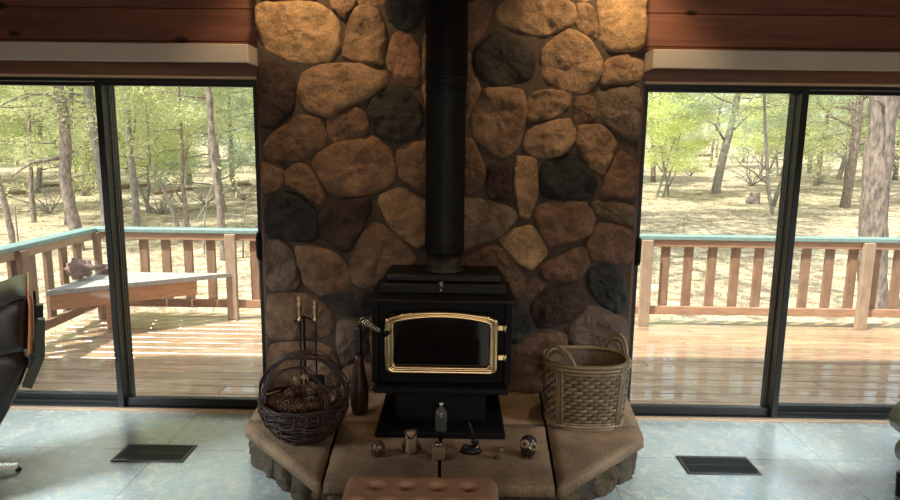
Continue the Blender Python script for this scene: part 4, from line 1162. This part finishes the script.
for q in (A+nrm*.50+side*.30,): MB().box(q.x-.045, q.x+.045, q.y-.0, q.y+.09, DZ, BZ-.041, .004).build('leg', M['bench_apron'], bn)
# rough pieces lying on the bench
def lump(name, c, r, sc, m_, label, cat, seed, amp=.5):
    mb = MB(); mb.ball((0, 0, 0), 1, 28, (1, 1, 1)); out = []
    for v in mb.v:
        q = Vector(v); d = 1+amp*noise.fractal(q*2.2+Vector((seed, 0, 0)), .8, 2.2, 4); q = Vector((q.x*sc[0], q.y*sc[1], q.z*sc[2]))*r*d
        out.append((q.x, q.y, q.z))
    zm = min(p[2] for p in out); mb.v = [(p[0], p[1], p[2]-zm) for p in out]
    o = mb.build(name, m_); o.location = c; tag(o, label, cat); return o
q = at(76, 281, Z=BZ); lump('driftwood_chunk', q+Vector((0, .06, 0)), .115, (1.1, .7, .72), M['weathered'], 'rough reddish-brown rock on the deck bench beside the side railing', 'rock', 3, .38).name = 'rough_rock'
q = at(104, 275, Z=BZ); lump('shallow_shell', q+Vector((0, .08, 0)), .085, (1.25, .8, .5), M['weathered'], 'pale brown shallow weathered wood piece on the bench near the corner post', 'driftwood', 8, .55).name = 'driftwood_piece'

# ================================================================== OUTSIDE
def gz(x, y):
    b_ = -.75 + .028*max(0, y-7)
    return b_ + .10*noise.noise(Vector((x*.15, y*.15, 0)))*min(1, max(0, y-2)/6)
gm = MB(); vs = []; fs = []
ys = [2.3-2.2+.0]; ys = [.13]
while ys[-1] < 150: ys.append(ys[-1]+max(.5, (ys[-1])*.06))
NXg = 60
for y in ys:
    hw_ = 12+y*1.3
    for i in range(NXg+1):
        x = -hw_+2*hw_*i/NXg; vs.append((x, y, gz(x, y)))
for j in range(len(ys)-1):
    for i in range(NXg): a = j*(NXg+1)+i; fs.append((a, a+1, a+NXg+2, a+NXg+1))
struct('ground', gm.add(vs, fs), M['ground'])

def rot_to(d): return Vector(d).to_track_quat('Z', 'Y').to_matrix()
def leaves(mb, c, R_, n, size, r_, flat=.7):
    for _ in range(n):
        d = Vector((r_.gauss(0, 1), r_.gauss(0, 1), r_.gauss(0, 1)*flat)); d = d.normalized()*R_*r_.random()**.5
        p = c+d; a = Vector((r_.gauss(0, 1), r_.gauss(0, 1), r_.gauss(0, 1)*.7+.2)).normalized(); b_ = a.cross(Vector((r_.gauss(0, 1), r_.gauss(0, 1), r_.gauss(0, 1)))).normalized()
        s_ = size*r_.uniform(.6, 1.4)
        mb.add([p-b_*s_*.17, p+a*s_, p+b_*s_*.17, p-a*s_*.25], [(0, 1, 2, 3)], None, False)
def limb(mb, p0, d, L_, r0, r_, tips, depth=0, droop=0):
    pts = [Vector(p0)]; d = Vector(d).normalized(); n = 5
    for i in range(n):
        d = (d+Vector((r_.gauss(0, .16), r_.gauss(0, .16), r_.gauss(0, .12)-droop))).normalized(); pts.append(pts[-1]+d*L_/n)
    mb.tube(pts, [r0*(1-.8*i/n) for i in range(n+1)], 5, caps=False)
    tips += pts[2:]
    if depth:
        for i in (2, 3, 4):
            q = pts[i]; dd = (d+Vector((r_.gauss(0, .8), r_.gauss(0, .8), r_.gauss(0, .4)))).normalized()
            limb(mb, q, dd, L_*.5, r0*.45, r_, tips, depth-1, droop)
def tree_proto(seed, H, cb, br_len, leafn, size, m_leaf, m_bark, R_=.45, r0=.12, nb=22, flat=.6, multi=1):
    r_ = random.Random(seed); tr = MB(); lf = MB(); tips = []
    for s in range(multi):
        lean = Vector((r_.gauss(0, .06+.12*(multi > 1)), r_.gauss(0, .06+.12*(multi > 1)), 1)); pts = []
        p = Vector((r_.gauss(0, .1)*(multi > 1), r_.gauss(0, .1)*(multi > 1), -.3))
        nn = 10
        for i in range(nn+1):
            pts.append(p.copy()); p = p+lean*(H/nn)+Vector((r_.gauss(0, .05), r_.gauss(0, .05), 0))
        tr.tube(pts, [r0*(1-.85*i/nn)/(1+.3*(multi-1)) for i in range(nn+1)], 9)
        for k in range(nb//multi):
            t = cb/H+(1-cb/H)*(k+.5)/(nb//multi); i = min(nn-1, int(t*nn)); q = pts[i].lerp(pts[i+1], t*nn-i)
            a = k*2.4+r_.random(); l_ = br_len*(1-.75*(t-cb/H)/(1-cb/H+1e-6))*r_.uniform(.7, 1.2)
            limb(tr, q, (math.cos(a), math.sin(a), r_.uniform(.0, .45)), l_, r0*.28, r_, tips, 1, .02)
    per = max(1, leafn//len(tips))
    for q in tips: leaves(lf, q, R_, per, size, r_, flat)
    return tr, lf, m_leaf, m_bark
root = None
def make_tree(P, name, label, group=None):
    tr, lf, ml, mb_ = P
    t = thing(name, label, 'tree', (0, 0, 0), group)
    tr.build('trunk', mb_, t); lf.build('foliage', ml, t); return t
protoA = make_tree(tree_proto(1, 8.5, 1.6, 2.6, 20000, .09, M['leaf_pine'], M['bark'], .42, .13, 26), 'pine_tree', 'x')
protoB = make_tree(tree_proto(2, 7.0, 1.1, 2.2, 20000, .085, M['leaf_blue'], M['bark_grey'], .36, .12, 28), 'juniper_tree', 'x')
protoC = make_tree(tree_proto(3, 6.5, 1.4, 2.3, 18000, .10, M['leaf_bright'], M['bark_grey'], .5, .09, 24, multi=2), 'broadleaf_tree', 'x')
protoD = make_tree(tree_proto(4, 11, 2.2, 3.0, 24000, .10, M['leaf_pine'], M['bark'], .5, .16, 30), 'tall_pine_tree', 'x')
# positions of the trees of the wood: (x, y, scale, kind)
forest = []
rf = random.Random(21)
def clear(x, y):
    # the open clearing right of the chimney and room for the named trunks
    if y < 12: return False
    if x > 1 and y < 22 and x < 14: return False
    return True
tries = 0
while len(forest) < 98 and tries < 4000:
    tries += 1
    y = rf.choice([rf.uniform(13, 26), rf.uniform(20, 40), rf.uniform(30, 62)]); x = rf.uniform(-.85, .85)*(y+4)
    if not clear(x, y) or (abs(x) < (y+4)*.16 and y < 19): continue
    if x > 0 and y < 30 and rf.random() < .75: continue
    if any((x-a)**2+(y-b_)**2 < (1.6+y*.03)**2 for a, b_, *_ in forest): continue
    forest.append((x, y, rf.uniform(.75, 1.15), rf.choice('AABBCAD')))
used = {}
side_l = {'A': 'rounded yellow-green pine', 'B': 'dusky green juniper', 'C': 'bright green leafy tree', 'D': 'tall pale green pine'}
PR = {'A': protoA, 'B': protoB, 'C': protoC, 'D': protoD}
def pxx(x, y):
    d = Vector((x, y, .8))-CAM; return 450+FPX*d.dot(cR)/d.dot(cF)
BINS = [(-1e9, 0, 'beyond the left edge of the left door'), (0, 45, 'at the left end of the left door view'), (45, 85, 'behind the crooked leaning pine'), (85, 115, 'behind the grey pine at the left door stile'), (115, 152, 'behind the pale pine'),
        (152, 200, 'behind the short dark trunk'), (200, 262, 'behind the slim dark pine'), (262, 638, 'hidden behind the stone chimney'), (638, 700, 'at the left end of the right door view'), (700, 745, 'behind the leaning grey tree'),
        (745, 800, 'behind the stump'), (800, 858, 'between the right door stile and thick scaly trunk'), (858, 900, 'beside the thick scaly trunk'), (900, 1e9, 'beyond the right edge of the right door')]
ORD = ['nearest', 'second nearest', 'third nearest', 'fourth nearest', 'fifth nearest', 'sixth nearest', 'seventh nearest', 'eighth nearest', 'farthest']
cnt = {}
forest.sort(key=lambda t: t[1])
for (x, y, s_, k) in forest:
    P_ = PR[k]
    o = P_ if k not in used else copy_tree(P_)
    used[k] = 1
    o.location = (x, y, gz(x, y)); o.scale = (s_, s_, s_); o.rotation_euler[2] = rf.uniform(0, 6.28)
    where = 'beyond the left door' if x < 0 else 'beyond the right door'
    dist = 'near' if y < 22 else 'middle' if y < 36 else 'far'
    bn = next(t for a_, b_, t in BINS if a_ <= pxx(x, y) < b_); n_ = cnt.get((k, bn), 0); cnt[(k, bn)] = n_+1
    if 'edge of the' in bn or 'hidden' in bn: tag(o, '%s %s' % (side_l[k], bn), 'tree', '%ss %s' % (side_l[k], bn))
    else: tag(o, '%s %s %s' % (ORD[min(n_, 8)], side_l[k], bn), 'tree', 'background trees %s' % where)

# individually seen trunks
def trunk(name, label, path, Y, r, bark='bark', branches=(), crown=None, seed=0, taper=.6, ground=True, group=None):
    pts = [at(a, b_, Y=Y) for a, b_ in path]
    if ground:
        g_ = gz(pts[0].x, Y)-.15
        if pts[0].z > g_: pts.insert(0, Vector((pts[0].x+(pts[0].x-pts[1].x)*.3, Y, g_)))
    base = Vector((pts[0].x, Y, gz(pts[0].x, Y)))
    t = thing(name, label, 'tree', base, group); r_ = random.Random(seed+50)
    n = len(pts); P_ = []
    for i in range(n-1):
        for k in range(4): P_.append(pts[i].lerp(pts[i+1], k/4))
    P_.append(pts[-1]); m_ = len(P_)
    P_ = [p if i in (0, m_-1) else (P_[i-1]+p*2+P_[i+1])/4 for i, p in enumerate(P_)]
    tb = MB(); rs = [r*(1.12 if i == 0 else 1-(1-taper)*i/(m_-1)) for i in range(m_)]
    tb.tube(P_, rs, 14)
    # ragged bark relief
    vs2 = []
    for v in tb.v:
        q = Vector(v); vs2.append(tuple(q+Vector((noise.noise(q*9), noise.noise(q*9+Vector((5, 0, 0))), 0))*r*.22))
    tb.v = vs2; tb.build('trunk', M[bark], t)
    bm = MB(); tips = []
    for (path_b, rb) in branches:
        pb = [at(a, b_, Y=Y) for a, b_ in path_b]
        pb = [p+Vector((0, -.15*i, 0)) for i, p in enumerate(pb)]
        bm.tube(pb, [rb*(1-.7*i/(len(pb)-1)) for i in range(len(pb))], 6); tips += pb[-1:] if seed > 3 else []
    if crown:
        z0, z1, cr_, nb_, nl, sz, lm = crown
        for k in range(nb_):
            f_ = (k+.5)/nb_; zz = z0+(z1-z0)*f_
            # point of the trunk at that height
            q = P_[-1].copy()
            for i in range(m_-1):
                if P_[i].z <= zz <= P_[i+1].z: q = P_[i].lerp(P_[i+1], (zz-P_[i].z)/(P_[i+1].z-P_[i].z)); break
            if zz > P_[-1].z: q.z = zz
            a = k*2.4+r_.random(); limb(bm, q, (math.cos(a), math.sin(a), r_.uniform(-.05, .5)), cr_*(1-.5*f_)*r_.uniform(.6, 1.1), r*.22, r_, tips, 1, .02)
        if P_[-1].z < z1: bm.tube([P_[-1], P_[-1]+Vector((0, 0, z1-P_[-1].z))], [r*taper, r*.15], 8)
        lf = MB()
        for q in tips: leaves(lf, q, .38, max(1, nl//len(tips)), sz, r_, .6)
        lf.build('foliage', M[lm], t)
    if bm.v: bm.build('branches', M[bark], t)
    return t
trunk('ponderosa_pine', 'thick scaly-barked pine trunk just beyond the railing at far right', [(874, 335), (873, 300), (872, 240), (878, 160), (886, 90), (893, 20)], 5.6, .205, 'bark',
      [([(884, 108), (876, 106), (866, 103), (853, 102)], .03), ([(886, 118), (896, 116), (906, 108)], .025)], (7, 12, 3.2, 20, 9000, .09, 'leaf_pine'), 1, .85)
trunk('leaning_pine', 'leaning rough-barked pine with crooked side branch beyond the left railing', [(76, 232), (70, 205), (64, 175), (66, 140), (62, 105), (57, 80), (50, 20)], 10, .135, 'bark',
      [([(60, 158), (50, 160), (42, 162), (36, 168), (30, 176)], .045), ([(62, 105), (52, 95), (36, 95), (18, 105)], .03)], (4.2, 8.5, 2.6, 16, 11000, 0.082, 'leaf_pine'), 2, .7)
trunk('grey_pine', 'straight grey pine trunk beside the left door frame stile', [(107, 232), (103, 185), (97, 150), (91, 110), (87, 80), (82, 20)], 11, .115, 'bark_grey',
      [([(88, 105), (76, 100), (62, 108), (48, 116)], .03), ([(88, 118), (72, 118), (56, 126)], .025), ([(84, 96), (66, 92), (44, 96), (20, 104), (4, 116)], .03)], (4.0, 9, 2.4, 16, 11000, 0.082, 'leaf_pine'), 3, .75)
trunk('pale_pine', 'pale grey pine trunk just right of the left door stile', [(137, 230), (134, 185), (129, 140), (125, 85), (121, 20)], 12, .095, 'bark_grey', [([(133, 140), (139, 115), (140, 95)], .03)], (3.6, 8, 2.2, 16, 9900, 0.082, 'leaf_bright'), 4, .7)
trunk('slim_dark_pine', 'slim dark pine trunk near the right edge of the left door', [(222, 232), (219, 195), (214, 160), (211, 120), (208, 80), (204, 20)], 9, .075, 'bark',
      [([(207, 98), (190, 97), (175, 93), (158, 90)], .018), ([(219, 196), (232, 188), (239, 178)], .016)], (3.9, 8, 2.0, 14, 8800, 0.075, 'leaf_bright'), 5, .75)
trunk('twin_trunk_tree', 'short dark trunk standing upright in the middle of the left door view', [(188, 232), (185, 205), (182, 180), (183, 160)], 11, .065, 'bark', [([(185, 205), (178, 190), (170, 175)], .03), ([(183, 165), (190, 150), (198, 140)], .03)], (1.6, 4.5, 1.8, 12, 9900, 0.075, 'leaf_pine'), 6, .6)
trunk('leaning_sapling', 'leaning grey sapling left of the short dark trunk', [(179, 232), (173, 210), (166, 196), (160, 180), (150, 165)], 11.6, .06, 'bark_grey', [], (1.8, 4.0, 1.6, 10, 7700, 0.075, 'leaf_pine'), 7, .5)
trunk('leaning_pine', 'dark leaning pine trunk at the far left edge of the view', [(11, 232), (6, 208), (0, 188), (-8, 150), (-12, 100)], 9.5, .07, 'bark', [([(4, 200), (12, 190), (22, 186)], .02)], (2.2, 6, 2.0, 12, 8800, 0.082, 'leaf_pine'), 8, .6)
trunk('small_pine', 'small pine with round crown left of the crooked-branch pine', [(34, 220), (31, 190), (31, 160), (29, 120)], 13.5, .075, 'bark', [], (2.0, 6, 2.3, 16, 11000, 0.082, 'leaf_pine'), 9, .6)
trunk('forked_sapling', 'thin pale crooked sapling left of the slim dark pine', [(204, 230), (206, 205), (212, 186), (216, 180)], 9.6, .022, 'bark_grey', [([(206, 205), (200, 218), (193, 226)], .015), ([(209, 195), (202, 190), (198, 184)], .01)], None, 10, .6)
trunk('bare_sapling', 'thin bare curved sapling at the right edge of the left door', [(243, 230), (246, 208), (249, 195), (251, 184)], 9.2, .02, 'bark', [([(249, 195), (253, 190), (255, 184)], .008)], None, 11, .4)
trunk('leaning_grey_tree', 'grey trunk leaning right standing in the clearing beyond the right door', [(717, 184), (722, 160), (729, 135), (735, 110), (742, 70)], 25, .21, 'bark_grey', [([(724, 140), (714, 125), (700, 118)], .06), ([(729, 135), (742, 120), (752, 110)], .05)], (3.2, 8, 3.6, 18, 17600, 0.109, 'leaf_pine'), 12, .55)
trunk('forked_oak', 'twin-stemmed thin grey tree right of the stump', [(772, 207), (768, 190), (767, 160), (765, 120), (764, 70)], 17.5, .07, 'bark_grey', [([(773, 206), (778, 185), (784, 160), (788, 120), (792, 90)], .09), ([(768, 185), (752, 172), (738, 165), (730, 158)], .03), ([(767, 170), (755, 160), (742, 150)], .025)], (2.6, 7, 3.0, 20, 19800, 0.095, 'leaf_blue'), 13, .6)
trunk('slim_pine', 'slim straight pine right of the thick scaly trunk', [(886, 194), (888, 160), (890, 120), (892, 80)], 24, .13, 'bark', [], (3.8, 8, 2.6, 14, 11000, 0.102, 'leaf_pine'), 14, .8)
trunk('slim_pine', 'slim straight pine between the right door stile and the thick scaly trunk', [(846, 189), (848, 150), (851, 110), (853, 80)], 27, .12, 'bark', [([(848, 150), (838, 140), (826, 138)], .04)], (3.4, 8, 2.8, 16, 13200, 0.102, 'leaf_blue'), 15, .8)
trunk('shrubby_oak', 'bare-branched shrubby tree at the left of the right door view', [(668, 188), (665, 172), (662, 155), (658, 135)], 23, .05, 'bark_grey', [([(668, 188), (676, 170), (688, 155)], .04), ([(662, 172), (652, 158), (646, 150)], .03)], (1.6, 6, 3.0, 18, 17600, 0.102, 'leaf_bright'), 16, .6)
trunk('far_trunk', 'short straight trunk in the distance right of the slim dark pine', [(233, 194), (232, 178), (231, 150)], 22, .12, 'bark', [], (2.5, 7, 2.6, 16, 13200, 0.102, 'leaf_bright'), 17, .8)

for i, (x, y, H_, wh) in enumerate([(1.2, 7.5, 13, 'standing closest behind the chimney'), (3.2, 12.5, 15, 'standing behind the chimney towards the clearing'), (-.8, 12.0, 14, 'standing behind the chimney towards the left door')]):
    P_ = tree_proto(90+i, H_, 5.2, 4.2, 12000, .15, M['leaf_pine'], M['bark'], .5, .17, 34)
    o = make_tree(P_, 'high_crowned_pine', 'high-crowned pine '+wh); o.location = (x, y, gz(x, y))
# stump, logs, fence post
def gp(px, py):       # pixel to the ground surface
    d = ray(px, py); p = CAM.copy()
    for i in range(4000):
        t = .004*i*.06; q = CAM+d*t*.5
        if q.y > 2.6 and q.z <= gz(q.x, q.y): return q
    return CAM+d*.2
q = gp(754, 204)
sm = MB(); sm.lathe([(.26, -.1), (.21, .05), (.19, .2), (.19, .42), (.17, .44), (.02, .45)], (q.x, q.y, q.z), 16); sm.ball((q.x-.2, q.y-.05, q.z+.12), .16, 10)
t = thing('tree_stump', 'dark cut tree stump on the sunlit ground of the clearing', 'stump', (q.x, q.y, q.z)); sm.build('stump', M['bark'], t)
MB().lathe([(.165, .452), (.16, .456), (.01, .457)], (q.x, q.y, q.z), 16).build('cut_face', M['pale_trim'], t)
logs = [((120, 189), (150, 187), .10, 'lying behind the pale pine trunk'), ((0, 196), (30, 194), .09, 'lying at the far left under the pines'), ((155, 195), (192, 190), .08, 'lying behind the short dark trunk'), ((40, 188), (62, 186), .08, 'left of the crooked-branch pine'),
        ((686, 157), (712, 156), .18, 'far back behind the clearing'), ((238, 186), (252, 186), .1, 'at the right edge of the left door view')]
for a, b_, r, wh in logs:
    p0 = gp(*a); p1 = gp(*b_)
    if abs(p1.y-p0.y) > 3: p1.y = p0.y+1
    p0.z = gz(p0.x, p0.y)+r*.8; p1.z = gz(p1.x, p1.y)+r*.8; mid = (p0+p1)/2; mid.z = gz(mid.x, mid.y)+r*.8
    tag(MB().tube([p0, mid, p1], [r, r*.9, r*.6], 9).build('fallen_log', M['deadwood']), 'reddish-brown fallen log '+wh, 'log', 'fallen logs in the wood')
q = at(18, 240, Y=6.0); q.z = gz(q.x, 6.0); zt2 = at(18, 206, Y=6.0).z
tag(MB().tube([(q.x, 6.0, q.z-.1), (q.x, 6.0, zt2)], .012, 6).build('fence_post', M['rustpost']), 'thin dark metal fence post beyond the left side railing', 'post')

# dry grass and needle litter tufts
gr = MB(); r5 = random.Random(9)
for _ in range(9000):
    y = 3+r5.random()**1.6*26; x = r5.uniform(-1, 1)*(y+4)*.85
    z_ = gz(x, y); h_ = r5.uniform(.04, .13); a = r5.random()*6.28; w_ = .012+.0008*y
    d = Vector((math.cos(a), math.sin(a), 0))
    gr.add([(x-d.x*w_, y-d.y*w_, z_-.01), (x+d.x*w_, y+d.y*w_, z_-.01), (x+r5.gauss(0, .04), y+r5.gauss(0, .04), z_+h_)], [(0, 1, 2)], None, False)
tag(gr.build('dry_grass', M['dry_grass']), 'dry straw-coloured grass scattered over the ground of the wood', 'grass', kind='stuff')
# low brush and dead branches
def brush(px, py, s_, seed, label):
    q = gp(px, py); t = MB(); r_ = random.Random(seed); tips = []
    for k in range(9):
        a = r_.random()*6.28; limb(t, q+Vector((0, 0, -.02)), (math.cos(a)*.8, math.sin(a)*.8, r_.uniform(.5, 1.2)), s_*r_.uniform(.6, 1.2), .018*s_, r_, tips, 1, .03)
    tag(t.build('bare_brush', M['bark_grey']), label, 'shrub', 'bare brush in the wood')
for i, (px, py, s_, lb) in enumerate([(160, 214, 1.3, 'bare grey brush between the pale pine and leaning sapling'), (50, 214, 1.3, 'bare grey brush left of the crooked-branch pine'), (205, 205, 1.1, 'bare brush by the slim dark pine'), (120, 210, 1.0, 'bare brush behind the left door stile'),
                                      (690, 176, 1.6, 'bare brush left of the leaning grey tree'), (752, 186, 1.9, 'bare spreading brush above the stump'), (820, 184, 1.6, 'bare brush right of the right door stile'), (244, 200, 1.2, 'bare brush at the right edge of left view')]):
    brush(px, py, s_, i+70, lb)
